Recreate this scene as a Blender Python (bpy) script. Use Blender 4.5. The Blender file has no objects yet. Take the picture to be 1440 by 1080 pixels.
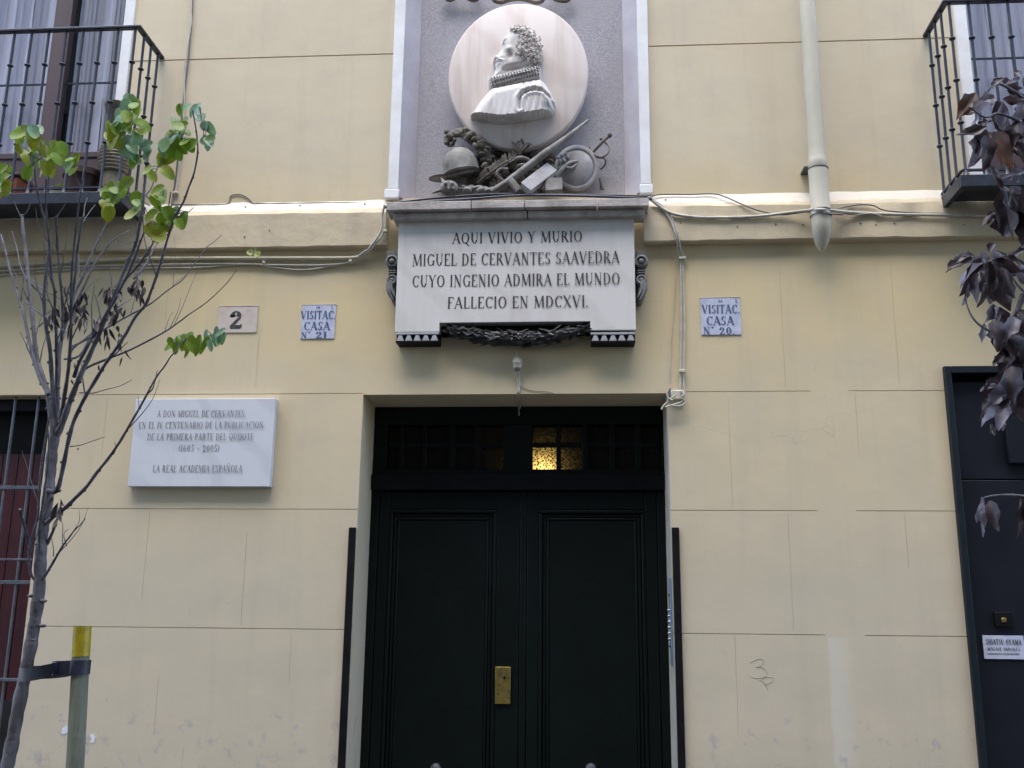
import bpy, bmesh, math, random
import numpy as np
from mathutils import Vector, Matrix
R_ = math.radians
random.seed(7)
SC = bpy.context.scene
COL = SC.collection

# ---------------------------------------------------------------- camera
CAM = Vector((0, -5.8, 1.62)); FPX = 1420.0
PITCH, YAW, ROLL = R_(13.4), R_(-4.1), R_(.62)
_fw = Vector((math.sin(YAW)*math.cos(PITCH), math.cos(YAW)*math.cos(PITCH), math.sin(PITCH)))
_rt = Vector((math.cos(YAW), -math.sin(YAW), 0)); _up = _rt.cross(_fw)
RT = _rt*math.cos(ROLL)+_up*math.sin(ROLL); UP = -_rt*math.sin(ROLL)+_up*math.cos(ROLL)
cam = bpy.data.objects.new('camera', bpy.data.cameras.new('camera')); COL.objects.link(cam)
cam.data.sensor_width = 36; cam.data.lens = 36*FPX/1440; cam.data.clip_end = 300; cam.data.clip_start = .05
M = Matrix((( RT.x, UP.x, -_fw.x, CAM.x), (RT.y, UP.y, -_fw.y, CAM.y), (RT.z, UP.z, -_fw.z, CAM.z), (0, 0, 0, 1)))
cam.matrix_world = M
SC.camera = cam
def A(px, py, Y=0.0):
    """point of the plane y = Y measured off the photograph"""
    d = _fw*FPX + RT*(px-720) - UP*(py-540)
    return CAM + d*((Y-CAM.y)/d.y)
def X(px, py, Y=0.0): return A(px, py, Y).x
def Z(px, py, Y=0.0): return A(px, py, Y).z

# ---------------------------------------------------------------- light
SUN_EL, SUN_AZ = R_(68), R_(195)          # azimuth clockwise from +y : the sun stands over the street, behind the camera
w = bpy.data.worlds.new("World"); SC.world = w; w.use_nodes = True
nt = w.node_tree; nt.nodes.clear()
sky = nt.nodes.new('ShaderNodeTexSky'); sky.sky_type = 'NISHITA'; sky.sun_disc = False
sky.sun_elevation = SUN_EL; sky.sun_rotation = SUN_AZ; sky.air_density = 1.0; sky.dust_density = 1.2; sky.ozone_density = 1.0
bg = nt.nodes.new('ShaderNodeBackground'); bg.inputs[1].default_value = .15
wo = nt.nodes.new('ShaderNodeOutputWorld')
nt.links.new(sky.outputs[0], bg.inputs[0]); nt.links.new(bg.outputs[0], wo.inputs[0])
sl = bpy.data.lights.new('sun', 'SUN'); sl.energy = 0.8; sl.angle = R_(55); sl.color = (1, .97, .92)
so = bpy.data.objects.new('sun', sl); COL.objects.link(so)
sd = Vector((math.sin(SUN_AZ)*math.cos(SUN_EL), math.cos(SUN_AZ)*math.cos(SUN_EL), math.sin(SUN_EL)))
so.rotation_euler = sd.to_track_quat('Z', 'Y').to_euler(); so.location = (0, -3, 12)
SC.view_settings.view_transform = 'Standard'; SC.view_settings.look = 'None'
SC.view_settings.exposure = 2.4; SC.view_settings.gamma = 1; SC.view_settings.use_curve_mapping = False

# ---------------------------------------------------------------- materials
def nodes(name):
    m = bpy.data.materials.new(name); m.use_nodes = True
    n = m.node_tree; b = n.nodes['Principled BSDF']
    return m, n, b
def N(n, t, **k):
    x = n.nodes.new('ShaderNode'+t)
    for a, v in k.items(): setattr(x, a, v)
    return x
def pos(n, scale=(1, 1, 1)):
    g = N(n, 'NewGeometry'); mp = N(n, 'Mapping'); mp.inputs['Scale'].default_value = scale
    n.links.new(g.outputs['Position'], mp.inputs[0]); return mp.outputs[0]
def noise(n, scale, detail=4, rough=.6, vec=None):
    t = N(n, 'TexNoise'); t.inputs['Scale'].default_value = scale; t.inputs['Detail'].default_value = detail; t.inputs['Roughness'].default_value = rough
    n.links.new(vec or pos(n), t.inputs['Vector']); return t.outputs[0]
def ramp(n, src, a, b, ca=(0, 0, 0, 1), cb=(1, 1, 1, 1)):
    r = N(n, 'ValToRGB'); r.color_ramp.elements[0].position = a; r.color_ramp.elements[1].position = b
    r.color_ramp.elements[0].color = ca; r.color_ramp.elements[1].color = cb
    n.links.new(src, r.inputs[0]); return r.outputs[0]
def mix(n, fac, a, b, mode='MIX'):
    x = N(n, 'Mix', data_type='RGBA', blend_type=mode)
    for i, v in ((0, fac), (6, a), (7, b)):
        if hasattr(v, 'node'): n.links.new(v, x.inputs[i])
        else: x.inputs[i].default_value = v if i == 0 else (*v[:3], 1)
    return x.outputs[2]
def mth(n, op, a, b=0., clamp=False):
    x = N(n, 'Math', operation=op); x.use_clamp = clamp
    for i, v in ((0, a), (1, b)):
        if hasattr(v, 'node'): n.links.new(v, x.inputs[i])
        else: x.inputs[i].default_value = v
    return x.outputs[0]
def bump(n, b, src, strength, dist=.01):
    x = N(n, 'Bump'); x.inputs['Strength'].default_value = strength; x.inputs['Distance'].default_value = dist
    n.links.new(src, x.inputs['Height'])
    old = b.inputs['Normal'].links
    if old: n.links.new(old[0].from_socket, x.inputs['Normal'])
    n.links.new(x.outputs[0], b.inputs['Normal'])
def simple(name, c1, c2, scale=8, rough=.7, bmp=.2, bscale=60, metal=0., spec=.5, lo=.35, hi=.65, dist=.004, vscale=(1, 1, 1)):
    m, n, b = nodes(name)
    f = ramp(n, noise(n, scale, vec=pos(n, vscale)), lo, hi)
    n.links.new(mix(n, f, c1, c2), b.inputs['Base Color'])
    b.inputs['Roughness'].default_value = rough; b.inputs['Metallic'].default_value = metal
    b.inputs['Specular IOR Level'].default_value = spec
    if bmp: bump(n, b, noise(n, bscale, 3), bmp, dist)
    return m

def wall_paint():
    m, n, b = nodes('ochre lime paint')
    g = N(n, 'NewGeometry'); s = N(n, 'SeparateXYZ'); n.links.new(g.outputs['Position'], s.inputs[0])
    xx, zz = s.outputs[0], s.outputs[2]
    nb = noise(n, 1.1, 5, .6)
    # colour by height : yellowest between lintel and string course, greyer and darker below
    zw = mth(n, 'ADD', zz, mth(n, 'MULTIPLY', mth(n, 'SUBTRACT', nb, .5), 1.3))
    zr = N(n, 'ValToRGB'); zr.color_ramp.interpolation = 'EASE'
    el = zr.color_ramp.elements
    el[0].position = .0; el[0].color = (.53, .462, .345, 1); el[1].position = 1; el[1].color = (.63, .548, .395, 1)
    for p, c in ((.26, (.56, .485, .355, 1)), (.43, (.615, .515, .34, 1)), (.555, (.64, .518, .298, 1)), (.63, (.64, .527, .33, 1)), (.70, (.63, .542, .388, 1))):
        e = el.new(p); e.color = c
    n.links.new(mth(n, 'DIVIDE', zw, 6.5), zr.inputs[0])
    col = zr.outputs[0]
    # worn grey patches
    f = ramp(n, noise(n, 2.3, 6, .65), .45, .72)
    col = mix(n, mth(n, 'MULTIPLY', f, .42), col, (.51, .45, .355))
    col = mix(n, mth(n, 'MULTIPLY', ramp(n, noise(n, 1.4, 4, .6, pos(n, (1, 1, 1.7))), .45, .70), .25), col, (.64, .52, .375))
    # rain streaks
    st = ramp(n, noise(n, 7, 5, .6, pos(n, (1, 1, .06))), .52, .75)
    col = mix(n, mth(n, 'MULTIPLY', st, .22), col, (.40, .35, .27))
    # spots of dirt
    d = ramp(n, noise(n, 26, 3, .5), .70, .80)
    col = mix(n, mth(n, 'MULTIPLY', d, .25), col, (.30, .27, .22))
    # the strip where an old pipe was taken down and painted over
    sx = mth(n, 'ADD', xx, mth(n, 'MULTIPLY', mth(n, 'SUBTRACT', noise(n, 3, 4), .5), .05))
    mr = N(n, 'MapRange', interpolation_type='SMOOTHSTEP'); n.links.new(sx, mr.inputs[0]); mr.inputs[1].default_value = 1.315; mr.inputs[2].default_value = 1.34
    mr2 = N(n, 'MapRange', interpolation_type='SMOOTHSTEP'); n.links.new(sx, mr2.inputs[0]); mr2.inputs[1].default_value = 1.36; mr2.inputs[2].default_value = 1.50; mr2.inputs[3].default_value = 1; mr2.inputs[4].default_value = 0
    m1 = mth(n, 'MULTIPLY', mr.outputs[0], mr2.outputs[0])
    m2 = mth(n, 'LESS_THAN', zz, 1.57)
    col = mix(n, mth(n, 'MULTIPLY', mth(n, 'MULTIPLY', m1, m2), .36), col, (.66, .64, .58))
    # scuffs near the pavement
    lowz = mth(n, 'LESS_THAN', mth(n, 'ADD', zz, mth(n, 'MULTIPLY', noise(n, 9, 4), 1.0)), 1.58)
    sc = ramp(n, noise(n, 12, 4, .6), .56, .66)
    col = mix(n, mth(n, 'MULTIPLY', mth(n, 'MULTIPLY', sc, lowz), .5), col, (.34, .31, .33))
    cv = N(n, 'TexVoronoi', feature='DISTANCE_TO_EDGE'); cv.inputs['Scale'].default_value = 1.1
    dn = N(n, 'TexNoise'); dn.inputs['Scale'].default_value = 4; dn.inputs['Detail'].default_value = 5; n.links.new(pos(n), dn.inputs['Vector'])
    va = N(n, 'VectorMath', operation='MULTIPLY_ADD'); n.links.new(dn.outputs[1], va.inputs[0]); va.inputs[1].default_value = (.30, .30, .30); n.links.new(pos(n), va.inputs[2])
    n.links.new(va.outputs[0], cv.inputs['Vector'])
    ck = mth(n, 'MULTIPLY', mth(n, 'LESS_THAN', cv.outputs[0], .0022), ramp(n, noise(n, .9, 3), .52, .60))
    col = mix(n, mth(n, 'MULTIPLY', ck, .2), col, (.30, .25, .19))
    n.links.new(col, b.inputs['Base Color'])
    b.inputs['Roughness'].default_value = .85; b.inputs['Specular IOR Level'].default_value = .25
    bump(n, b, noise(n, 2.6, 3, .5), .22, .03)
    bump(n, b, noise(n, 38, 4, .6), .09, .006)
    bump(n, b, noise(n, 240, 2, .5), .12, .002)
    return m
MAT = {}
MAT['wall'] = wall_paint()
def course_mat():
    m, n, b = nodes('string course paint')
    g = N(n, 'NewGeometry'); s = N(n, 'SeparateXYZ'); n.links.new(g.outputs['Position'], s.inputs[0])
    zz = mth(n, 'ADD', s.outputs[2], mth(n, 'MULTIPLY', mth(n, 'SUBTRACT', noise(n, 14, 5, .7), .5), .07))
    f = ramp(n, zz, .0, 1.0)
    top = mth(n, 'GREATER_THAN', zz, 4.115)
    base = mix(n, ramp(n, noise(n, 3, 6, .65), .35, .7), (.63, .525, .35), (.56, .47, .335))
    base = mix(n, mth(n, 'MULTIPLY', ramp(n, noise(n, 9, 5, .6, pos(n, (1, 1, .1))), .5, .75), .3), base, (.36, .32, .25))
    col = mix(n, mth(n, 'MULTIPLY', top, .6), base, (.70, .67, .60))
    n.links.new(col, b.inputs['Base Color']); b.inputs['Roughness'].default_value = .85
    b.inputs['Specular IOR Level'].default_value = .25
    bump(n, b, noise(n, 4, 4), .35, .03); bump(n, b, noise(n, 40, 4, .6), .15, .006)
    return m
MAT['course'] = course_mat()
MAT['whitepaint'] = simple('white painted trim', (.80, .80, .80), (.70, .69, .67), 5, .7, .3, 40)
MAT['jamb'] = simple('grey white jamb paint', (.46, .46, .44), (.36, .36, .35), 6, .7, .3, 40)
MAT['lilac'] = simple('pale lilac stone', (.50, .47, .50), (.42, .39, .43), 6, .8, .4, 70)
def granite():
    m, n, b = nodes('rough grey stone')
    v = N(n, 'TexVoronoi'); v.inputs['Scale'].default_value = 110; n.links.new(pos(n), v.inputs['Vector'])
    c = mix(n, ramp(n, noise(n, 90, 4, .7), .40, .62), (.30, .29, .315), (.44, .425, .455))
    c = mix(n, ramp(n, noise(n, 3, 5, .6), .35, .7), c, (.37, .355, .38))
    n.links.new(c, b.inputs['Base Color']); b.inputs['Roughness'].default_value = .9
    bump(n, b, noise(n, 90, 4, .7), .4, .008)
    return m
MAT['granite'] = granite()
def marble(name, base, vein, stain=None, rough=.45, streak=0.):
    m, n, b = nodes(name)
    d = noise(n, 2.2, 6, .7)
    wv = N(n, 'TexWave', wave_type='BANDS', bands_direction='DIAGONAL'); wv.inputs['Scale'].default_value = 1.6; wv.inputs['Distortion'].default_value = 7; wv.inputs['Detail'].default_value = 5
    n.links.new(pos(n), wv.inputs['Vector'])
    c = mix(n, mth(n, 'MULTIPLY', ramp(n, wv.outputs[1], .70, .98), .55), base, vein)
    c = mix(n, mth(n, 'MULTIPLY', ramp(n, d, .5, .75), .5), c, vein)
    if stain:
        st = ramp(n, noise(n, 11, 5, .6, pos(n, (1, 1, .07))), .48, .70)
        c = mix(n, mth(n, 'MULTIPLY', st, streak), c, stain)
    n.links.new(c, b.inputs['Base Color']); b.inputs['Roughness'].default_value = rough
    bump(n, b, noise(n, 40, 5, .6), .12, .004)
    return m
MAT['marble'] = marble('veined white marble', (.655, .62, .585), (.56, .525, .49), (.44, .395, .35), .5, .26)
MAT['marble2'] = marble('grey white marble', (.60, .61, .635), (.49, .50, .54), (.44, .43, .42), .5, .18)
MAT['relief'] = marble('weathered relief marble', (.70, .62, .57), (.60, .505, .455), (.46, .34, .265), .6, .45)
MAT['bust'] = marble('weathered bust marble', (.68, .645, .62), (.56, .52, .49), (.30, .24, .19), .6, .55)
MAT['hairstone'] = simple('weathered curled hair stone', (.64, .59, .55), (.45, .39, .34), 22, .7, .3, 60)
MAT['ledge'] = simple('weathered ledge stone', (.52, .47, .44), (.30, .265, .235), 7, .8, .5, 45, dist=.008)
MAT['trophy'] = simple('lichen grey carved stone', (.30, .285, .265), (.13, .115, .095), 9, .75, .5, 60, dist=.006)
MAT['trophylight'] = simple('pale carved stone', (.42, .41, .42), (.28, .26, .25), 9, .75, .4, 60)
MAT['plume'] = simple('mossy dark carved stone', (.20, .175, .14), (.065, .052, .038), 14, .8, .5, 60, dist=.006)
MAT['black'] = simple('black painted stone', (.0035, .0035, .005), (.008, .008, .009), 12, .6, .3, 60, spec=.15)
MAT['garland'] = simple('blackened carved laurel', (.012, .011, .010), (.085, .08, .076), 16, .45, .4, 70, lo=.48, hi=.75)
MAT['bracket'] = simple('dark grey bracket stone', (.085, .085, .082), (.18, .175, .165), 18, .65, .5, 60)
MAT['guttae'] = simple('grey stone drops', (.40, .40, .41), (.30, .30, .31), 20, .7, .3, 60)
MAT['ink'] = simple('black letter paint', (.022, .024, .03), (.10, .10, .11), 38, .6, 0, lo=.45, hi=.78)
MAT['ink2'] = simple('worn grey letter paint', (.13, .13, .15), (.28, .28, .31), 40, .6, 0)
MAT['bluelet'] = simple('cobalt glaze', (.055, .075, .16), (.14, .17, .28), 60, .3, 0)
MAT['glaze'] = simple('pale blue glazed tile', (.56, .58, .68), (.44, .47, .60), 16, .3, .1, 30)
MAT['numtile'] = simple('greyish beige worn tile', (.56, .485, .42), (.48, .37, .32), 14, .5, .2, 40, lo=.5, hi=.75)
MAT['door'] = simple('dark green gloss paint', (.0010, .0036, .0030), (.0022, .0055, .0050), 3, .5, .12, 14, spec=.2)
MAT['doorrail'] = simple('dark grey green paint', (.0022, .003, .0042), (.0036, .0046, .006), 8, .55, .15, 30, spec=.2)
MAT['brass'] = simple('tarnished brass', (.42, .31, .08), (.20, .16, .07), 30, .42, .2, 50, metal=.85)
MAT['chrome'] = simple('dull steel', (.45, .46, .5), (.3, .3, .33), 20, .3, 0, metal=.9)
MAT['iron'] = simple('blue black iron paint', (.009, .012, .022), (.022, .028, .048), 20, .45, .2, 80)
MAT['irongrey'] = simple('grey blue bar paint', (.045, .055, .07), (.09, .10, .12), 20, .5, .2, 80)
MAT['slate'] = simple('slate painted steel', (.0055, .0065, .0115), (.0085, .010, .0165), 4, .5, .1, 20, spec=.25)
MAT['slateframe'] = simple('teal grey painted frame', (.006, .010, .014), (.009, .014, .019), 10, .55, .15, 30, spec=.25)
MAT['maroon'] = simple('maroon window paint', (.045, .026, .032), (.065, .038, .042), 9, .55, .15, 50, vscale=(1, 1, .1))
MAT['redwood'] = simple('dark red boards', (.075, .006, .010), (.035, .004, .008), 6, .5, .2, 40, vscale=(3, 1, .1))
MAT['dark'] = simple('dark interior', (.008, .008, .009), (.012, .012, .013), 5, .9, 0)
MAT['pipe'] = simple('cream painted pipe', (.60, .55, .43), (.50, .46, .36), 7, .55, .3, 50, vscale=(1, 1, .3))
MAT['conduit'] = simple('cream painted conduit', (.58, .52, .36), (.46, .41, .30), 9, .5, .2, 50)
MAT['cable'] = simple('grey cream cable', (.56, .53, .45), (.40, .37, .31), 12, .5, .1, 60)
MAT['darkcable'] = simple('dark grey cable', (.16, .15, .15), (.09, .085, .085), 12, .6, .1, 60)
MAT['navy'] = simple('navy black cable', (.012, .016, .035), (.022, .028, .05), 12, .4, .1, 60)
MAT['white'] = simple('white plastic', (.60, .55, .44), (.50, .46, .36), 20, .4, .1, 60)
MAT['bluesteel'] = simple('pale blue steel', (.20, .30, .44), (.15, .23, .35), 20, .35, .1, 60, metal=.3)
MAT['stake'] = simple('weathered green wood', (.235, .235, .165), (.12, .125, .09), 9, .75, .5, 50, vscale=(3, 3, .25), dist=.004)
MAT['tape'] = simple('yellow plastic tape', (.50, .37, .006), (.33, .25, .015), 30, .35, .3, 40)
MAT['strap'] = simple('navy rubber strap', (.016, .016, .022), (.04, .04, .07), 14, .45, .2, 60)
MAT['bark'] = simple('smooth grey bark', (.075, .066, .068), (.20, .185, .20), 20, .75, .6, 70, vscale=(1, 1, .5), dist=.006, lo=.38, hi=.7)
MAT['bark2'] = simple('dark twig bark', (.062, .054, .062), (.155, .14, .165), 20, .72, .4, 70)
MAT['pod'] = simple('dry brown pods', (.045, .032, .032), (.09, .06, .055), 30, .6, .3, 60)
MAT['wicker'] = simple('grey straw weave', (.30, .25, .17), (.15, .12, .08), 22, .8, .5, 70)
MAT['wickerdark'] = simple('dark straw weave', (.075, .066, .055), (.14, .12, .09), 22, .8, .5, 70)
MAT['clay'] = simple('orange clay', (.30, .085, .035), (.21, .06, .03), 12, .75, .2, 50)
MAT['claydark'] = simple('dark brown clay', (.055, .028, .022), (.085, .04, .03), 12, .7, .2, 50)
MAT['curtain'] = simple('pale grey net curtain', (.56, .57, .66), (.48, .49, .58), 10, .9, .2, 120, vscale=(4, 1, .2))
MAT['paper'] = simple('torn white paper', (.72, .74, .80), (.60, .62, .68), 40, .8, .2, 60)
MAT['pencil'] = simple('grey marker line', (.34, .31, .27), (.44, .40, .34), 40, .8, 0)
MAT['asphalt'] = simple('worn asphalt', (.028, .028, .028), (.045, .044, .042), 4, .9, .5, 120)
MAT['paving'] = simple('dark granite paving', (.045, .045, .046), (.075, .073, .07), 3, .85, .4, 60)
MAT['opposite'] = simple('sand render', (.20, .18, .155), (.16, .145, .125), 1, .9, .2, 40)
def leafmat(name, a, b_, c, rough=.45):
    m, n, b = nodes(name)
    col = mix(n, ramp(n, noise(n, 14, 2), .40, .60), a, b_)
    col = mix(n, ramp(n, noise(n, 23, 2), .58, .70), col, c)
    n.links.new(col, b.inputs['Base Color']); b.inputs['Roughness'].default_value = rough
    tr = N(n, 'BsdfTranslucent'); n.links.new(col, tr.inputs[0])
    ms = N(n, 'MixShader'); ms.inputs[0].default_value = .35
    n.links.new(b.outputs[0], ms.inputs[1]); n.links.new(tr.outputs[0], ms.inputs[2])
    n.links.new(ms.outputs[0], n.nodes['Material Output'].inputs[0])
    return m
MAT['leaf'] = leafmat('fresh green leaflets', (.18, .31, .022), (.26, .38, .035), (.34, .36, .03))
MAT['leafyellow'] = leafmat('yellowing leaflets', (.34, .36, .03), (.25, .34, .03), (.30, .25, .015))
MAT['leafglare'] = leafmat('leaflets with painted bluish glare', (.18, .33, .12), (.26, .41, .26), (.17, .30, .06))  # bluish glare on some leaflets, put into their base colour
MAT['dry'] = leafmat('dry purple brown leaves', (.035, .023, .026), (.085, .06, .066), (.16, .135, .155), .38)
MAT['dryglint'] = leafmat('dry leaves with painted pale glints', (.27, .25, .30), (.13, .105, .125), (.38, .36, .43), .38)  # pale bluish highlights on the dead leaves, carried by the colour
MAT['drybrown'] = leafmat('rusty dry leaves', (.13, .05, .022), (.08, .045, .03), (.05, .03, .03), .45)
def glass():
    m, n, b = nodes('window glass')
    t = N(n, 'BsdfTransparent'); t.inputs[0].default_value = (.90, .92, .95, 1)
    g = N(n, 'BsdfGlossy'); g.inputs['Roughness'].default_value = .03
    f = N(n, 'LayerWeight'); f.inputs[0].default_value = .5
    ff = mth(n, 'ADD', mth(n, 'MULTIPLY', mth(n, 'POWER', f.outputs['Facing'], 3.), .6), .05)
    ms = N(n, 'MixShader'); n.links.new(ff, ms.inputs[0]); n.links.new(t.outputs[0], ms.inputs[1]); n.links.new(g.outputs[0], ms.inputs[2])
    n.links.new(ms.outputs[0], n.nodes['Material Output'].inputs[0]); return m
MAT['glass'] = glass()
def pane_mat(name, c, glow=0):
    m, n, b = nodes(name)
    v = N(n, 'TexVoronoi'); v.inputs['Scale'].default_value = 95; n.links.new(pos(n), v.inputs['Vector'])
    b.inputs['Base Color'].default_value = (*c, 1); b.inputs['Roughness'].default_value = .5; b.inputs['Specular IOR Level'].default_value = .12
    bump(n, b, v.outputs[0], .6, .01)
    if glow:
        # a lamp hangs behind the glass, low beside the middle stile : its glare falls off with distance
        g = N(n, 'NewGeometry'); lp_ = A(764, 662, .36)
        dv = N(n, 'VectorMath', operation='DISTANCE'); n.links.new(g.outputs['Position'], dv.inputs[0]); dv.inputs[1].default_value = lp_
        fall = mth(n, 'POWER', 2.718, mth(n, 'MULTIPLY', dv.outputs['Value'], -20.))
        e = ramp(n, mth(n, 'ADD', v.outputs[0], mth(n, 'MULTIPLY', noise(n, 60, 3), .35)), .48, .80, (.035, .016, .002, 1), (1, .64, .17, 1))
        n.links.new(e, b.inputs['Emission Color'])
        n.links.new(mth(n, 'MULTIPLY', fall, glow), b.inputs['Emission Strength'])
    return m
MAT['pane'] = pane_mat('brown cathedral glass', (.009, .0065, .004))
MAT['panelit'] = pane_mat('lamp lit cathedral glass', (.02, .014, .006), 1.1)
MAT['panedim'] = pane_mat('faintly lit cathedral glass', (.014, .010, .005), .30)

# ---------------------------------------------------------------- mesh helpers
LOC = {}
class MB:
    def __init__(s): s.v = []; s.f = []
    def add(s, vs, fs):
        o = len(s.v); s.v += [tuple(v) for v in vs]; s.f += [tuple(i+o for i in f) for f in fs]; return s
    def box(s, x0, x1, y0, y1, z0, z1):
        v = [(x, y, z) for x in (x0, x1) for y in (y0, y1) for z in (z0, z1)]
        return s.add(v, [(0, 1, 3, 2), (4, 6, 7, 5), (0, 4, 5, 1), (2, 3, 7, 6), (0, 2, 6, 4), (1, 5, 7, 3)])
    def quad(s, a, b, c, d): return s.add([a, b, c, d], [(0, 1, 2, 3)])
    def prism(s, poly, y0, y1):
        """polygon in x,z between y0 (front) and y1"""
        n = len(poly); v = [(x, y0, z) for x, z in poly]+[(x, y1, z) for x, z in poly]
        return s.add(v, [tuple(range(n)), tuple(range(2*n-1, n-1, -1))]+[(i, i+n, (i+1) % n+n, (i+1) % n) for i in range(n)])
    def tube(s, pts, r, n=8, cap=True):
        pts = [Vector(p) for p in pts]; m = len(pts)
        rs = r if isinstance(r, (list, tuple)) else [r]*m
        o = len(s.v); prev = None
        for i, p in enumerate(pts):
            t = (pts[min(i+1, m-1)]-pts[max(i-1, 0)])
            t = t.normalized() if t.length > 1e-9 else Vector((0, 0, 1))
            if prev is None:
                a = Vector((0, 1, 0)) if abs(t.y) < .9 else Vector((1, 0, 0))
                u = t.cross(a).normalized()
            else:
                u = prev-t*prev.dot(t)
                u = u.normalized() if u.length > 1e-6 else t.orthogonal().normalized()
            prev = u; w_ = t.cross(u)
            for k in range(n):
                an = 2*math.pi*k/n
                s.v.append(tuple(p+(u*math.cos(an)+w_*math.sin(an))*rs[i]))
        for i in range(m-1):
            for k in range(n):
                a, b = o+i*n+k, o+i*n+(k+1) % n
                s.f.append((a, b, b+n, a+n))
        if cap:
            s.f.append(tuple(o+k for k in range(n-1, -1, -1))); s.f.append(tuple(o+(m-1)*n+k for k in range(n)))
        return s
    def lathe(s, prof, mat, n=20, cap=True):
        """profile (r, h) round the local z axis, placed by the matrix mat"""
        o = len(s.v); m = len(prof)
        for r, h in prof:
            for k in range(n):
                a = 2*math.pi*k/n
                s.v.append(tuple(mat @ Vector((r*math.cos(a), r*math.sin(a), h))))
        for i in range(m-1):
            for k in range(n):
                a, b = o+i*n+k, o+i*n+(k+1) % n
                s.f.append((a, b, b+n, a+n))
        if cap:
            s.f.append(tuple(o+k for k in range(n-1, -1, -1))); s.f.append(tuple(o+(m-1)*n+k for k in range(n)))
        return s
    def ball(s, c, rx, ry=None, rz=None, n=12, rot=None):
        ry = ry or rx; rz = rz or rx
        mt = Matrix.Translation(c) @ (rot.to_4x4() if rot else Matrix.Identity(4)) @ Matrix.Diagonal((rx, ry, rz, 1))
        pr = [(max(.001, math.sin(math.pi*i/(n//2+1))), -math.cos(math.pi*i/(n//2+1))) for i in range(n//2+2)]
        return s.lathe(pr, mt, n)
    def build(s, name, mat, parent=None, smooth=.7, bevel=0, loc=None, seg=2):
        off = LOC.get(parent.name, Vector((0, 0, 0))) if parent else (loc or Vector((0, 0, 0)))
        me = bpy.data.meshes.new(name)
        me.from_pydata([tuple(Vector(v)-Vector(off)) for v in s.v], [], s.f); me.update()
        me.materials.append(MAT[mat] if isinstance(mat, str) else mat)
        bm = bmesh.new(); bm.from_mesh(me); bmesh.ops.recalc_face_normals(bm, faces=bm.faces); bm.to_mesh(me); bm.free()
        if smooth:
            me.polygons.foreach_set('use_smooth', [True]*len(me.polygons)); me.set_sharp_from_angle(angle=smooth)
        o = bpy.data.objects.new(name, me); COL.objects.link(o)
        if parent: o.parent = parent; LOC[o.name] = Vector(off)
        else: o.location = off; LOC[o.name] = Vector(off)
        if bevel:
            b = o.modifiers.new('bevel', 'BEVEL'); b.width = bevel; b.segments = seg; b.limit_method = 'ANGLE'; b.angle_limit = .6
        return o
def tag(o, label=None, cat=None, group=None, kind=None):
    for k, v in (('label', label), ('category', cat), ('group', group), ('kind', kind)):
        if v: o[k] = v
    return o
def thing(name, loc, label, cat, group=None):
    o = bpy.data.objects.new(name, None); COL.objects.link(o); o.location = loc; o.empty_display_size = .1
    LOC[o.name] = Vector(loc); return tag(o, label, cat, group)
def copy_part(o, parent, delta):
    c = o.copy(); COL.objects.link(c); c.parent = parent; c.location = o.location+Vector(delta); LOC[c.name] = LOC[o.name]; return c
def spline(pts, k=6):
    """Catmull-Rom through the points"""
    p = [Vector(q) for q in pts]; p = [p[0]*2-p[1]]+p+[p[-1]*2-p[-2]]; out = []
    for i in range(1, len(p)-2):
        for j in range(k):
            t = j/k; a, b, c, d = p[i-1:i+3]
            out.append(.5*((2*b)+(c-a)*t+(2*a-5*b+4*c-d)*t*t+(3*b-a-3*c+d)*t**3))
    return out+[p[-2]]

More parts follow.
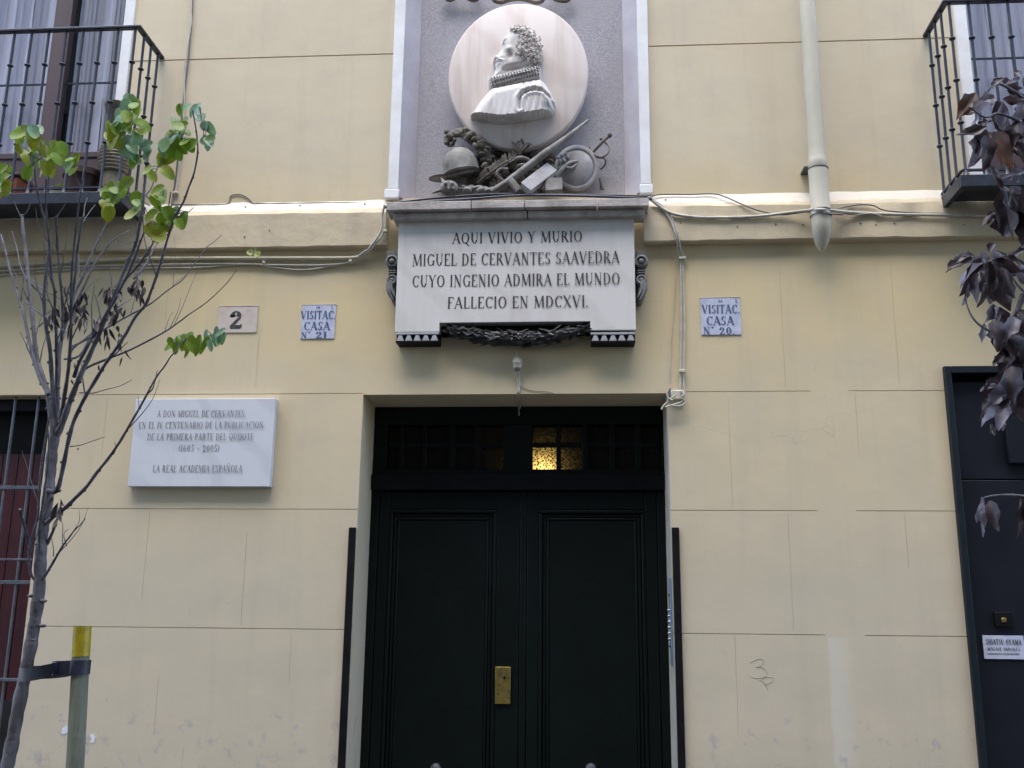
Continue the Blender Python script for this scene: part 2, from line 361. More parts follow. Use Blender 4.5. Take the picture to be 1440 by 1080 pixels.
# ---------------------------------------------------------------- lettering (own serif capitals, drawn as flat strokes)
T, t_ = .155, .06
GL = {
 'A': (.78, [(.08, 0, .40, 1, t_), (.38, 1, .70, 0, T), (.20, .36, .58, .36, t_)], [.08, .70], []),
 'B': (.66, [(.16, 0, .16, 1, T), (.1, .965, .36, .965, t_), (.1, .53, .38, .53, t_), (.1, .03, .36, .03, t_), ('a', .36, .75, .17, .225, -90, 90), ('a', .37, .28, .22, .26, -90, 90)], [], []),
 'C': (.74, [('a', .42, .5, .35, .49, 48, 312), (.66, .72, .68, .97, t_)], [], []),
 'D': (.78, [(.16, 0, .16, 1, T), (.08, .965, .36, .965, t_), (.08, .035, .36, .035, t_), ('a', .34, .5, .36, .475, -90, 90)], [], []),
 'E': (.64, [(.16, 0, .16, 1, T), (.08, .965, .54, .965, t_), (.1, .51, .44, .51, t_), (.08, .035, .58, .035, t_), (.54, 1, .54, .80, t_), (.58, 0, .58, .22, t_)], [], []),
 'F': (.60, [(.16, 0, .16, 1, T), (.08, .965, .54, .965, t_), (.1, .51, .44, .51, t_), (.54, 1, .54, .80, t_)], [.16], []),
 'G': (.80, [('a', .42, .5, .35, .49, 48, 330), (.68, .05, .68, .42, T*.8), (.55, .42, .78, .42, t_), (.66, .74, .68, .97, t_)], [], []),
 'H': (.80, [(.16, 0, .16, 1, T), (.64, 0, .64, 1, T), (.16, .5, .64, .5, t_)], [.16, .64], [.16, .64]),
 'I': (.34, [(.17, 0, .17, 1, T)], [.17], [.17]),
 'J': (.42, [(.26, .2, .26, 1, T), ('a', .13, .18, .14, .18, 180, 360)], [], [.26]),
 'K': (.78, [(.16, 0, .16, 1, T), (.2, .45, .62, 1, t_), (.32, .6, .68, 0, T)], [.16, .68], [.16, .62]),
 'L': (.60, [(.16, 0, .16, 1, T), (.08, .035, .55, .035, t_), (.55, 0, .55, .24, t_)], [], [.16]),
 'M': (1.0, [(.13, 0, .17, 1, t_), (.16, 1, .48, .05, T), (.48, .05, .80, 1, t_), (.82, 1, .86, 0, T)], [.13, .86], [.14, .84]),
 'N': (.84, [(.16, 0, .16, 1, t_), (.16, 1, .66, 0, T), (.66, 0, .66, 1, t_)], [.16], [.12, .66]),
 'O': (.84, [('a', .42, .5, .36, .49, 0, 360)], [], []),
 'P': (.64, [(.16, 0, .16, 1, T), (.1, .965, .36, .965, t_), (.1, .47, .36, .47, t_), ('a', .34, .72, .22, .25, -90, 90)], [.16], []),
 'Q': (.84, [('a', .42, .5, .36, .49, 0, 360), (.40, .12, .80, -.22, T*.8)], [], []),
 'R': (.74, [(.16, 0, .16, 1, T), (.1, .965, .36, .965, t_), (.1, .50, .36, .50, t_), ('a', .34, .735, .21, .235, -90, 90), (.36, .50, .66, 0, T)], [.16, .66], []),
 'S': (.60, [('a', .29, .745, .20, .24, 50, 270), ('a', .30, .26, .23, .25, -140, 90), (.50, .76, .50, .96, t_), (.08, .04, .08, .26, t_)], [], []),
 'T': (.70, [(.35, 0, .35, 1, T), (.06, .965, .64, .965, t_), (.06, 1, .06, .78, t_), (.64, 1, .64, .78, t_)], [.35], []),
 'U': (.80, [(.17, .3, .17, 1, T), (.64, .3, .64, 1, t_), ('a', .405, .3, .235, .29, 180, 360)], [], [.17, .64]),
 'V': (.78, [(.10, 1, .40, 0, T), (.40, 0, .68, 1, t_)], [], [.10, .68]),
 'W': (1.1, [(.10, 1, .34, 0, T), (.34, 0, .56, 1, t_), (.56, 1, .78, 0, T), (.78, 0, 1.0, 1, t_)], [], [.1, 1.]),
 'X': (.78, [(.10, 1, .66, 0, T), (.12, 0, .64, 1, t_)], [.12, .66], [.10, .64]),
 'Y': (.76, [(.10, 1, .38, .46, T), (.66, 1, .38, .46, t_), (.38, 0, .38, .5, T)], [.38], [.10, .66]),
 'Z': (.66, [(.08, .965, .58, .965, t_), (.56, .97, .10, .03, T), (.08, .035, .58, .035, t_)], [], []),
 '0': (.62, [('a', .31, .5, .24, .49, 0, 360)], [], []),
 '1': (.36, [(.18, 0, .18, 1, T), (.18, 1, .04, .86, t_)], [.18], []),
 '2': (.62, [('a', .30, .72, .22, .27, -30, 175), (.47, .60, .12, .08, t_*1.8), (.08, .07, .54, .07, T*.95), (.54, 0, .56, .22, t_), ('a', .15, .70, .075, .075, 0, 360)], [], []),
 '3': (.6, [('a', .28, .75, .2, .24, -90, 160), ('a', .28, .27, .24, .26, -160, 90)], [], []),
 '5': (.6, [('a', .27, .32, .24, .31, -150, 110), (.16, .55, .2, .96, t_), (.16, .95, .5, .95, T*.7)], [], []),
 '6': (.62, [('a', .31, .3, .23, .29, 0, 360), ('a', .40, .42, .33, .56, 95, 190)], [], []),
 '(': (.34, [('a', .36, .5, .26, .62, 120, 240)], [], []),
 ')': (.34, [('a', -.02, .5, .26, .62, -60, 60)], [], []),
 '-': (.5, [(.06, .42, .44, .42, t_*1.3)], [], []),
 '.': (.22, [(.06, .06, .18, .06, .13)], [], []),
 ',': (.22, [(.12, .1, .06, -.16, .09)], [], []),
 'o': (.36, [('a', .18, .80, .13, .16, 0, 360)], [], []),
 ' ': (.36, [], [], []),
}
def text_strokes(mb, s, x0, x1, z, h, Y, bold=1., gap=.10):
    """write s between x0 and x1 on the plane y = Y, baseline z, cap height h"""
    s2 = s.replace('Ñ', '\x01').replace('\x02', '')
    ws = [GL['N' if c == '\x01' else c][0]+gap for c in s2]; tot = sum(ws)-gap
    k = (x1-x0)/tot; cx = x0; lay = [0]
    def quad(pts):
        lay[0] += 1; y = Y-.00004*lay[0]
        mb.add([(a, y, b) for a, b in pts], [tuple(range(len(pts)))])
    for c, wd in zip(s2, ws):
        g = GL['N' if c == '\x01' else c]
        st = list(g[1])
        st += [(x-.10, .02, x+.10, .02, t_*.8) for x in g[2]]+[(x-.10, .98, x+.10, .98, t_*.8) for x in g[3]]
        if c == '\x01': st += [(.22, 1.16, .40, 1.22, .07), (.40, 1.20, .58, 1.16, .07)]
        for q in st:
            if q[0] == 'a':
                _, ax, az, rx, rz, a0, a1 = q; n = max(6, int(abs(a1-a0)/15)); o = []; i_ = []
                for j in range(n+1):
                    an = R_(a0+(a1-a0)*j/n); wd_ = (t_+(T-t_)*abs(math.cos(an))**1.3)*bold/2
                    ca, sa = math.cos(an), math.sin(an)
                    o.append((cx+k*(ax+(rx+wd_*.2)*ca), z+h*(az+(rz)*sa))); i_.append((cx+k*(ax+(rx-wd_*1.8)*ca), z+h*(az+(rz-wd_*1.8)*sa)))
                lay[0] += 1; y = Y-.00004*lay[0]; m_ = len(o)
                mb.add([(a, y, b) for a, b in o+i_], [(j, j+1, m_+j+1, m_+j) for j in range(m_-1)])
            else:
                xa, za, xb, zb, wd_ = q; wd_ *= bold
                dx, dz = xb-xa, zb-za
                if abs(dz) > abs(dx)*.6:     # upright strokes keep level ends
                    hw = wd_/2*(1 if abs(dx) < .05 else 1.08)
                    P = [(xa-hw, za), (xa+hw, za), (xb+hw, zb), (xb-hw, zb)]
                else:
                    hw = wd_/2
                    P = [(xa, za-hw), (xb, zb-hw), (xb, zb+hw), (xa, za+hw)]
                quad([(cx+k*a, z+h*b) for a, b in P])
        cx += k*wd
def text_px(mb, s, l, r, ytop, ybot, Y, bold=1., gap=.10):
    my = (ytop+ybot)/2; a = A(l, my, Y); b = A(r, my, Y)
    zt, zb = Z((l+r)/2, ytop, Y), Z((l+r)/2, ybot, Y)
    text_strokes(mb, s, a.x, b.x, zb, zt-zb, Y, bold, gap)

def line_px(parent, mat, s, l, r, ytop, ybot, Y, bold=1., gap=.10, name='text_line'):
    m = MB(); text_px(m, s, l, r, ytop, ybot, Y, bold, gap); return m.build(name, mat, parent, smooth=0)

# ================================================================ SETTING
g = MB().box(-14, 14, -2.2, 2.0, -.3, .12); tag(g.build('pavement', 'paving'), kind='structure')
g = MB().box(-14, 14, -2.36, -2.205, -.3, .115); tag(g.build('kerb', 'paving', bevel=.01), kind='structure')
g = MB().quad((-60, -60, 0), (60, -60, 0), (60, 60, 0), (-60, 60, 0)); tag(g.build('ground', 'asphalt'), kind='structure')

# ================================================================ THE APARTMENT BUILDING
bld = thing('apartment_building', (-.4, 0, .12), 'cream rendered street facade with dark green double door and iron balconies', 'building')
DX0, DX1, DZ, DD = -1.305, .495, 2.945, .38          # main doorway
WX1, WZ1, WZ0 = -3.225, 2.951, .55                   # barred window (runs out of frame to the left)
SX0, SZ1 = 2.095, 3.06                               # side doorway
BLX1, BLZ = -3.035, 4.20                             # balcony window left
BRX0 = 2.40                                          # balcony window right
NX0, NX1, NZ0, NZ1 = -1.135, .36, 4.20, 6.6          # niche
HOLES = [(DX0, DX1, .0, DZ, DD), (-4.7, WX1, WZ0, WZ1, .22), (SX0, 3.35, 0, SZ1, .10), (-4.6, BLX1, BLZ, 6.9, .22), (BRX0, 3.9, BLZ, 6.9, .22), (NX0, NX1, NZ0, NZ1, .075)]
GR = []
gw = .0023
def hg(z, x0, x1, w_=gw, d=.0042): GR.append((x0, x1, z-w_, z+w_, d))
def vg(px, y0, y1, w_=.0012, d=.0016):
    x = X(px, (y0+y1)/2); GR.append((x-w_, x+w_, Z(px, y1), Z(px, y0), d))
for z in (5.21,): hg(z, -6.3, 6.3, .0046, .009)
for z in (2.953, 2.262, 1.583):
    hg(z, WX1 if z < 2.9 else -6.3, DX0); hg(z, DX1, X(1148, 700)); hg(z, X(1203, 700), SX0)
hg(5.9, -6.3, 6.3)
for a in ((147, 560, 645), (205, 722, 842), (343, 750, 882), (220, 948, 1034), (408, 892, 965), (234, 400, 470), (1100, 362, 545), (1258, 362, 540), (1205, 552, 640), (1027, 558, 714), (1112, 722, 886), (1275, 722, 800), (1036, 895, 1035), (362, 470, 545), (257, 1050, 1080)): vg(*a)
def build_wall():
    xs = {-6.3, 6.3}; zs = {0.12, 8.2}
    for a in HOLES+GR:
        xs |= {a[0], a[1]}; zs |= {a[2], a[3]}
    xs = sorted(x for x in xs if -6.31 < x < 6.31); zs = sorted(z for z in zs if .119 < z < 8.21)
    nx, nz = len(xs)-1, len(zs)-1
    D = [[0.]*nz for _ in range(nx)]; H = [[False]*nz for _ in range(nx)]
    for i in range(nx):
        for j in range(nz):
            cx, cz = (xs[i]+xs[i+1])/2, (zs[j]+zs[j+1])/2
            for a in GR:
                if a[0] < cx < a[1] and a[2] < cz < a[3]: D[i][j] = max(D[i][j], a[4])
            for a in HOLES:
                if a[0] < cx < a[1] and a[2] < cz < a[3]: D[i][j] = a[4]; H[i][j] = True
    m = MB()
    for i in range(nx):
        for j in range(nz):
            d = D[i][j]
            if not H[i][j]: m.quad((xs[i], d, zs[j]), (xs[i+1], d, zs[j]), (xs[i+1], d, zs[j+1]), (xs[i], d, zs[j+1]))
            if i+1 < nx and D[i+1][j] != d: e = D[i+1][j]; x = xs[i+1]; m.quad((x, d, zs[j]), (x, e, zs[j]), (x, e, zs[j+1]), (x, d, zs[j+1]))
            if j+1 < nz and D[i][j+1] != d: e = D[i][j+1]; z = zs[j+1]; m.quad((xs[i], d, z), (xs[i], e, z), (xs[i+1], e, z), (xs[i+1], d, z))
    return m.build('wall', 'wall', bld, smooth=0)
build_wall()
# upper storeys, kept plain: they only shade the street
MB().box(-6.3, 6.3, .0, 6, 8.2, 13.5).build('upper_wall', 'wall', bld, smooth=0)
m = MB().box(-6.3, 6.3, .52, 6, .12, 8.19); m.build('inner_wall', 'dark', bld, smooth=0)

# string course in two lengths
def course(x0, x1, seed):
    rnd = random.Random(seed); n = 60; m = MB()
    prof = [(0, 3.862), (-.052, 3.866), (-.060, 3.872), (-.063, 4.085), (-.055, 4.098), (0.0, 4.19)]
    k = len(prof); vs = []
    for i in range(n+1):
        x = x0+(x1-x0)*i/n
        for q, (y, z) in enumerate(prof):
            j = 0 if i in (0, n) else 1
            vs.append((x, y+rnd.gauss(0, .0016)*j*(0 < q < k-1), z+rnd.gauss(0, .0022)*j))
    fs = [(i*k+q, (i+1)*k+q, (i+1)*k+q+1, i*k+q+1) for i in range(n) for q in range(k-1)]
    fs += [tuple(range(k)), tuple(n*k+q for q in range(k-1, -1, -1))]
    m.add(vs, fs); return m.build('string_course', 'course', bld, smooth=.5)
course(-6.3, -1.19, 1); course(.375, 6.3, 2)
m = MB()
for px, py in ((345, 291), (422, 289), (513, 287), (344, 333), (379, 324), (936, 281), (957, 313), (1037, 319), (1091, 315), (1129, 316), (1210, 314), (1232, 316), (1258, 314), (1356, 316)):
    p = A(px, py, -.062); r = .0055; m.lathe([(r, -.003), (r*.8, .0035)], Matrix.Translation(p) @ Matrix.Rotation(R_(90), 4, 'X'), 8)
tag(m.build('fixing_plug', 'darkcable', bld))

# niche : white frame, lilac splay, rough back
WF0, WF1 = -1.206, .429; q = .088
for x0, x1, b0, b1 in ((WF0, NX0, WF0-.018, NX0+.003), (NX1, WF1, NX1-.003, WF1+.008)):
    f = MB().box(x0, x1, -.028, .0, 4.255, NZ1).build('niche_frame', 'whitepaint', bld, bevel=.004)
    MB().box(b0, b1, -.031, .0, 4.19, 4.254).build('plinth_block', 'whitepaint', f, bevel=.006)
MB().quad((NX0, -.026, NZ0), (NX0, -.026, NZ1), (NX0+q, .07, NZ1), (NX0+q, .07, NZ0)).build('niche_splay', 'lilac', bld)
MB().quad((NX1, -.026, NZ0), (NX1-q, .07, NZ0), (NX1-q, .07, NZ1), (NX1, -.026, NZ1)).build('niche_splay', 'lilac', bld)
MB().quad((NX0, .0725, NZ0), (NX1, .0725, NZ0), (NX1, .0725, NZ1), (NX0, .0725, NZ1)).build('niche_panel', 'granite', bld)

# main door
fy = DD-.03
dr = MB()
zt = DZ-.002
z_transtop, z_transbot = Z(728, 597, fy), Z(728, 660, fy)
z_railtop, z_railbot = Z(728, 667, fy), Z(728, 690, fy)
dr.box(DX0+.001, DX1-.001, fy, DD+.1, z_transtop, zt)                 # head
dr.box(DX0+.001, X(544, 630, fy), fy, DD+.1, z_railtop, z_transtop-.001); dr.box(X(930, 630, fy), DX1-.001, fy, DD+.1, z_railtop, z_transtop-.001)
dr.box(X(708, 630, fy), X(749, 630, fy), fy-.006, DD+.1, z_railtop, z_transtop-.002)
dr.box(X(544.5, 630, fy), X(707.5, 630, fy), fy+.001, DD+.1, z_railtop, z_transbot); dr.box(X(749.5, 630, fy), X(929.5, 630, fy), fy+.001, DD+.1, z_railtop, z_transbot)
dr.box(DX0+.001, DX0+.05, fy+.002, DD+.1, .12, z_railbot-.003); dr.box(DX1-.05, DX1-.001, fy+.002, DD+.1, .12, z_railbot-.003)
cols = [(546, 561), (567, 593), (600, 631), (640, 666), (676, 707), (750, 782), (789, 818.5), (827, 857), (865, 893), (902, 928)]
rows = [(600.8, 621.8), (628.5, 658)]
for (a, b), (c, d) in zip(cols[:-1], cols[1:]):
    if b < 706 or a > 740:
        if c-b < 20: dr.box(X(b, 630, fy)+.0005, X(c, 630, fy)-.0005, fy+.012, fy+.04, z_transbot+.0005, z_transtop-.0005)
for a, b in cols:
    dr.box(X(a, 630, fy), X(b, 630, fy), fy+.014, fy+.036, Z(728, rows[1][0], fy), Z(728, rows[0][1], fy))
door = dr.build('entrance_door', 'door', bld, bevel=.003)
tag(door, 'dark green double door under a small paned transom')
rl = MB().box(DX0+.004, DX1-.004, fy-.035, fy+.06, z_railbot, z_railtop-.001); rl.build('transom_rail', 'doorrail', door, bevel=.006)
for i, (a, b) in enumerate(cols):
    for j, (c, d) in enumerate(rows):
        mt = 'panelit' if (i == 5 and j == 1) else ('panedim' if (i, j) in ((4, 1), (6, 1), (4, 0), (5, 0), (6, 0)) else 'pane')
        x0, x1 = X(a, 630, fy), X(b, 630, fy)
        o = MB().quad((x0-.004, fy+.03, Z(728, d, fy)-.004), (x1+.004, fy+.03, Z(728, d, fy)-.004), (x1+.004, fy+.03, Z(728, c, fy)+.004), (x0-.004, fy+.03, Z(728, c, fy)+.004)).build('transom_pane', mt, door)
        if mt == 'panelit': tag(o, 'transom pane lit yellow from behind')
def leaf(x0, x1, name, pa, pb):
    m = MB(); z1 = z_railbot-.004; z0 = .14; y0, y1 = fy+.006, fy+.06
    px0, px1, pz1, pz0 = X(pa, 850, fy), X(pb, 850, fy), Z(728, 716.5, fy), .62
    m.box(x0, px0, y0, y1, z0, z1); m.box(px1, x1, y0, y1, z0, z1)
    m.box(px0+.0004, px1-.0004, y0+.0006, y1, pz1, z1-.0005); m.box(px0+.0004, px1-.0004, y0+.0006, y1, z0, pz0)
    def rim(i0, i1, ya, yb):     # raised moulding ring
        m.box(px0+i0, px1-i0, ya, yb, pz1-i1, pz1-i0); m.box(px0+i0, px1-i0, ya, yb, pz0+i0, pz0+i1)
        m.box(px0+i0, px0+i1, ya+.0006, yb, pz0+i1, pz1-i1); m.box(px1-i1, px1-i0, ya+.0006, yb, pz0+i1, pz1-i1)
    rim(.0006, .022, y0-.005, y1); rim(.022+.002, .046, y0+.007, y1); rim(.048, .064, y0+.003, y1)
    m.box(px0+.062, px1-.062, y0+.009, y1, pz0+.062, pz1-.062)
    return m.build(name, 'door', door, bevel=.006)
XM = X(735, 850, fy)
leaf(DX0+.052, XM-.022, 'door_leaf', 543, 697); leaf(XM+.022, DX1-.052, 'door_leaf', 757, 909)
m = MB().box(XM-.020, XM+.020, fy+.003, fy+.05, .14, z_railbot-.005); m.build('meeting_stile', 'door', door, bevel=.006)
a, b = A(695.5, 990, fy-.014), A(718, 938, fy-.014)
m = MB().box(a.x, b.x, fy-.006, fy+.008, a.z, b.z)
lp = m.build('lock_plate', 'brass', door, bevel=.002)
p = A(709.5, 953, fy-.012)
MB().lathe([(.008, -.004), (.008, .006), (.003, .008)], Matrix.Translation(p) @ Matrix.Rotation(R_(90), 4, 'X'), 12).build('keyhole', 'black', door)
for px in (613, 831):
    p = A(px, 1081, fy-.03)
    MB().lathe([(.018, -.04), (.012, -.03), (.012, -.012), (.026, 0), (.032, .014), (.026, .028), (.008, .036)], Matrix.Translation(p) @ Matrix.Rotation(R_(90), 4, 'X'), 18).build('door_knob', 'chrome', door)
# threshold
MB().box(DX0+.003, DX1-.003, .01, DD+.1, .1205, .138).build('threshold', 'paving', door)

# barred window at left
yb = .16
m = MB().box(-4.7, WX1-.002, .10, .21, WZ1-.075, WZ1-.002).box(WX1-.055, WX1-.003, .145, .21, WZ0, WZ1-.077)
bw = m.build('barred_window', 'slate', bld, bevel=.003)
tag(bw, 'window with red shutters behind grey iron bars')
m = MB()
x = -4.7
while x < WX1-.06:
    m.box(x+.002, min(x+.098, WX1-.058), .19, .215, WZ0, 2.62); x += .1
m.build('shutter', 'redwood', bw, bevel=.004)
MB().box(-4.7, WX1-.06, .212, .219, 2.60, WZ1-.08).build('pane', 'dark', bw)
MB().box(-4.7, WX1-.06, .17, .188, WZ0, 1.16).build('lower_panel', 'dark', bw, bevel=.003)
bys = .03
bar0 = None
for i in range(9):
    bx = X(50, 600, bys)-i*.1475
    m = MB().tube([(bx, bys, WZ0-.02), (bx, bys, WZ1+.0)], .0085, 8)
    if not bar0: bar0 = m.build('bar', 'irongrey', bw)
    else: copy_part(bar0, bw, (-i*.1475, 0, 0))
for py, th in ((686, .011), (787, .006), (819, .011), (956, .009)):
    z = Z(30, py, bys)
    MB().box(-4.7, WX1-.004, bys-.012, bys+.006, z-th, z+th).build('cross_bar', 'irongrey', bw, bevel=.002)

# side door at right : steel frame and flat slate door
m = MB()
m.box(SX0-.024, SX0+.014, -.03, .1, .12, SZ1+.03); m.box(SX0+.0145, 3.35, -.031, .1, SZ1-.012, SZ1+.03)
sdr = m.build('side_door', 'slateframe', bld, bevel=.004); tag(sdr, 'dark slate steel door with teal grey frame')
m = MB().box(SX0+.0145, 3.35, .03, .09, .14, 2.44).box(SX0+.0145, 3.35, .032, .09, 2.446, SZ1-.05)
m.build('door_leaf', 'slate', sdr, bevel=.003)
MB().box(X(1418, 640, 0.0), 3.35, -.004, .029, Z(1420, 652, 0), Z(1420, 560, 0)).build('roller_box', 'slate', sdr, bevel=.006)

# ---------------------------------------------------------------- balconies
BP = .37
def balcony(xe, s, xfar, label):
    """xe: end near the middle of the facade, s: direction towards the far end (xfar)"""
    zf0, zf1 = 4.045, 4.118
    m = MB()
    yo = -BP
    xa, xb = sorted((xe, xfar))
    # steel edge frame
    e0, e1 = (xe, xe+s*.03)
    m.box(min(e0, e1), max(e0, e1), yo+.031, -.066, zf0, zf1)
    m.box(xa, xb, yo, yo+.03, zf0, zf1)
    m.box(xa+.031, xb-.031, yo+.0305, -.066, zf1-.035, zf1-.008)
    b = m.build('balcony', 'iron', bld, bevel=.003); tag(b, label)
    zr = 5.225
    xr = xe+s*.018; yr = yo+.018
    pts = [(xr, .0, zr), (xr, yr+.03, zr), (xr+s*.008, yr+.008, zr), (xr+s*.03, yr, zr), (xfar, yr, zr)]
    hr = MB()
    for (p0, p1) in zip(pts[:-1], pts[1:]):
        pass
    # flat handrail
    w_ = .019
    hr.box(xr-w_, xr+w_, yr-w_, .0, zr-.008, zr+.012)
    hr.box(min(xr+s*w_, xfar), max(xr+s*w_, xfar), yr-w_, yr+w_, zr-.0085, zr+.0125)
    hr.build('handrail', 'iron', b, bevel=.006)
    br = MB(); br.box(min(xr, xfar), max(xr, xfar), yr-.008, yr+.008, 4.145, 4.157); br.box(xr-.008, xr+.008, yr+.009, -.01, 4.1455, 4.1565); br.build('bottom_rail', 'iron', b)
    # one baluster, then copies
    z0, z1 = zf1-.003, zr-.006
    def knob(z, r=.0195): return [(.0088, z-.010), (r*.75, z-.007), (r, z), (r*.75, z+.007), (.0088, z+.010)]
    prof = [(.02, z0), (.016, z0+.012), (.0088, z0+.04)]+knob(z0+.33)+knob(z0+.60)+knob(z0+.87)+[(.0088, z1)]
    ys = [-.06, -.165, -.27]
    first = None
    places = [(xr, y) for y in ys]+[(xr+s*(.02+.112*i), yr) for i in range(int((abs(xfar-xe)-.05)/.112))]
    for (bx, by) in places:
        if first is None:
            first = MB().lathe(prof, Matrix.Translation((bx, by, 0)), 8).build('baluster', 'iron', b, smooth=.9); f0 = (bx, by)
        else: copy_part(first, b, (bx-f0[0], by-f0[1], 0))
    return b
balcony(-2.735, -1, -4.6, 'left balcony carrying plant pots')
balcony(2.135, 1, 3.9, 'right balcony behind the dry leaves')
def balcony_window(x0, x1, trimx, s, stiles):
    yw = .17; zb = 4.20
    m = MB()
    m.box(x0, x1, yw-.02, yw+.045, zb, 4.62)           # bottom rail and boards
    m.box(x0, x1, yw-.028, yw-.0205, 4.60, 4.64)
    for a, b in stiles: m.box(a, b, yw-.012, yw+.045, 4.645, 6.9)
    f = m.build('balcony_window', 'maroon', bld, bevel=.003)
    tr = MB().box(min(trimx), max(trimx), -.012, .215, zb, 6.9); tr.build('white_trim', 'whitepaint', f, bevel=.003)
    MB().quad((x0, yw+.012, 4.62), (x1, yw+.012, 4.62), (x1, yw+.012, 6.9), (x0, yw+.012, 6.9)).build('pane', 'glass', f)
    ms = MB(); ms.box(x0, x1, yw+.014, yw+.026, 5.165, 5.175); ms.build('glazing_bar', 'iron', f)
    MB().box(x0, x1, -.01, .22, zb-.03, zb-.001).build('sill', 'ledge', f)
    return f
balcony_window(-4.6, -3.036, (-3.035, -2.968), 1, [(-3.62, -3.50), (-4.4, -4.3)])
balcony_window(2.412, 3.9, (2.335, 2.41), -1, [(3.1, 3.2)])
def curtain(x0, x1, y, label, seed, gp):
    rnd = random.Random(seed); n = 130; m = MB(); vs = []
    ph = [rnd.uniform(0, 6) for _ in range(4)]
    for i in range(n+1):
        x = x0+(x1-x0)*i/n; u = (x-x0)
        d = .028*math.sin(u*34+ph[0]+1.6*math.sin(u*7+ph[1]))+.006*math.sin(u*83+ph[2])*math.sin(u*11)
        for z in (4.5, 5.1, 5.8, 6.9): vs.append((x+.01*math.sin(z*3+i), y+d*(1+.1*math.sin(z*2+i*.3)), z))
    fs = [(i*4+q, (i+1)*4+q, (i+1)*4+q+1, i*4+q+1) for i in range(n) for q in range(3)]
    m.add(vs, fs); off = Vector(((x0+x1)/2, y, 4.5))
    tag(m.build('curtain', 'curtain', None, smooth=3, loc=off), label, 'curtain', gp)
curtain(-4.3, -3.615, .30, 'pale pleated curtain left of the maroon window stile', 3, 'net curtains in the balcony windows')
curtain(-3.51, -3.04, .285, 'pale pleated curtain right of the maroon window stile', 4, 'net curtains in the balcony windows')
curtain(2.42, 3.1, .29, 'pale pleated curtain behind the right balcony', 5, 'net curtains in the balcony windows')
# ================================================================ THE INSCRIBED MONUMENT
mon = thing('inscribed_plaque', (-.4, -.05, 3.3), 'large white marble slab with four lines of black capitals above the door', 'plaque')
SY = -.105
def P2(px, py, Y=SY): a = A(px, py, Y); return (a.x, a.z)
sx0, sx1 = X(558, 390, SY), X(893, 390, SY)
zt, zb = Z(726, 306, SY), Z(726, 465.5, SY)
nx0, nx1, nzb = X(618, 455, SY), X(830, 455, SY), Z(726, 453, SY)
m = MB().prism([(sx0, zb), (nx0, zb), (nx0, nzb), (nx1, nzb), (nx1, zb), (sx1, zb), (sx1, zt), (sx0, zt)], SY, -.03)
m.build('slab', 'marble', mon, smooth=0, bevel=.003)
ty = SY-.0012
line_px(mon, 'ink', 'AQUI VIVIO Y MURIO', 636, 819, 326, 341.5, ty, .98, .055)
line_px(mon, 'ink', 'MIGUEL DE CERVANTES SAAVEDRA', 580, 871, 355.3, 372.3, ty, .98, .055)
line_px(mon, 'ink', 'CUYO INGENIO ADMIRA EL MUNDO', 579.5, 872, 385.3, 402.3, ty, .98, .055)
line_px(mon, 'ink', 'FALLECIO EN MDCXVI.', 629, 827, 416.5, 433, ty, .98, .055)
# ledge : moulded top in two stones
ly = -.185
lx0, lx1 = X(543, 288, ly), X(913, 285, ly)
zl1, zl0 = Z(726, 281, ly), Z(726, 292.5, ly)
lm = MB()
xs = [lx0, X(663, 285, ly), X(738, 285, ly), X(840, 285, ly), lx1]
for a, b in zip(xs[:-1], xs[1:]):
    lm.box(a+.002, b-.002, ly+random.uniform(-.004, .004), -.037, zl0+random.uniform(-.002, .002), zl1+random.uniform(-.003, .003))
l2 = MB(); ly2 = -.15
zq = Z(726, 306.5, ly2); a0, a1 = X(553, 300, ly2), X(906, 298, ly2); xm = X(742, 300, ly2)
for a, b in ((a0, xm-.003), (xm+.003, a1)):
    l2.prism([(a, zq+.002), (b, zq+.002), (b, zl0-.003), (a, zl0-.003)], ly2, -.0305)
lm.build('ledge_top', 'ledge', mon, smooth=0, bevel=.005); l2.build('ledge_moulding', 'ledge', mon, smooth=0, bevel=.006)
# dark recess and laurel garland
m = MB().box(nx0+.001, nx1-.001, -.03, -.001, Z(726, 472, -.03), nzb+.01)
m.build('recess_panel', 'black', mon, smooth=0)
rnd = random.Random(11); gm = MB()
gx0, gx1 = X(629, 463, -.075), X(826, 460, -.075); zg = Z(726, 463, -.075)
def gcurve(u):
    sag = 4*u*(1-u); return Vector((gx0+(gx1-gx0)*u, -.07, zg-.066*sag+.006))
gm.tube([gcurve(i/24) for i in range(25)], [.020+.024*math.sin(math.pi*min(1, max(0, .08+.84*i/24))) for i in range(25)], 10)
def leafpoly(mb, base, d, nrm, L, W, fold=.25, seg=4, curl=.0):
    """a lance shaped leaf with a folded midrib and two sided curl"""
    d = d.normalized(); sd = d.cross(nrm).normalized(); nr = sd.cross(d).normalized(); vs = []
    for i in range(seg+1):
        u = i/seg; wv = W*math.sin(math.pi*min(1, .06+.94*u)**.8)*.5 if 0 < i < seg else W*.04
        c = base+d*(L*u)+nr*(curl*L*u*u)
        vs += [c-sd*wv+nr*(fold*wv), c, c+sd*wv+nr*(fold*wv)]
    fs = []
    for i in range(seg):
        o = 3*i; fs += [(o, o+1, o+4, o+3), (o+1, o+2, o+5, o+4)]
    mb.add(vs, fs)
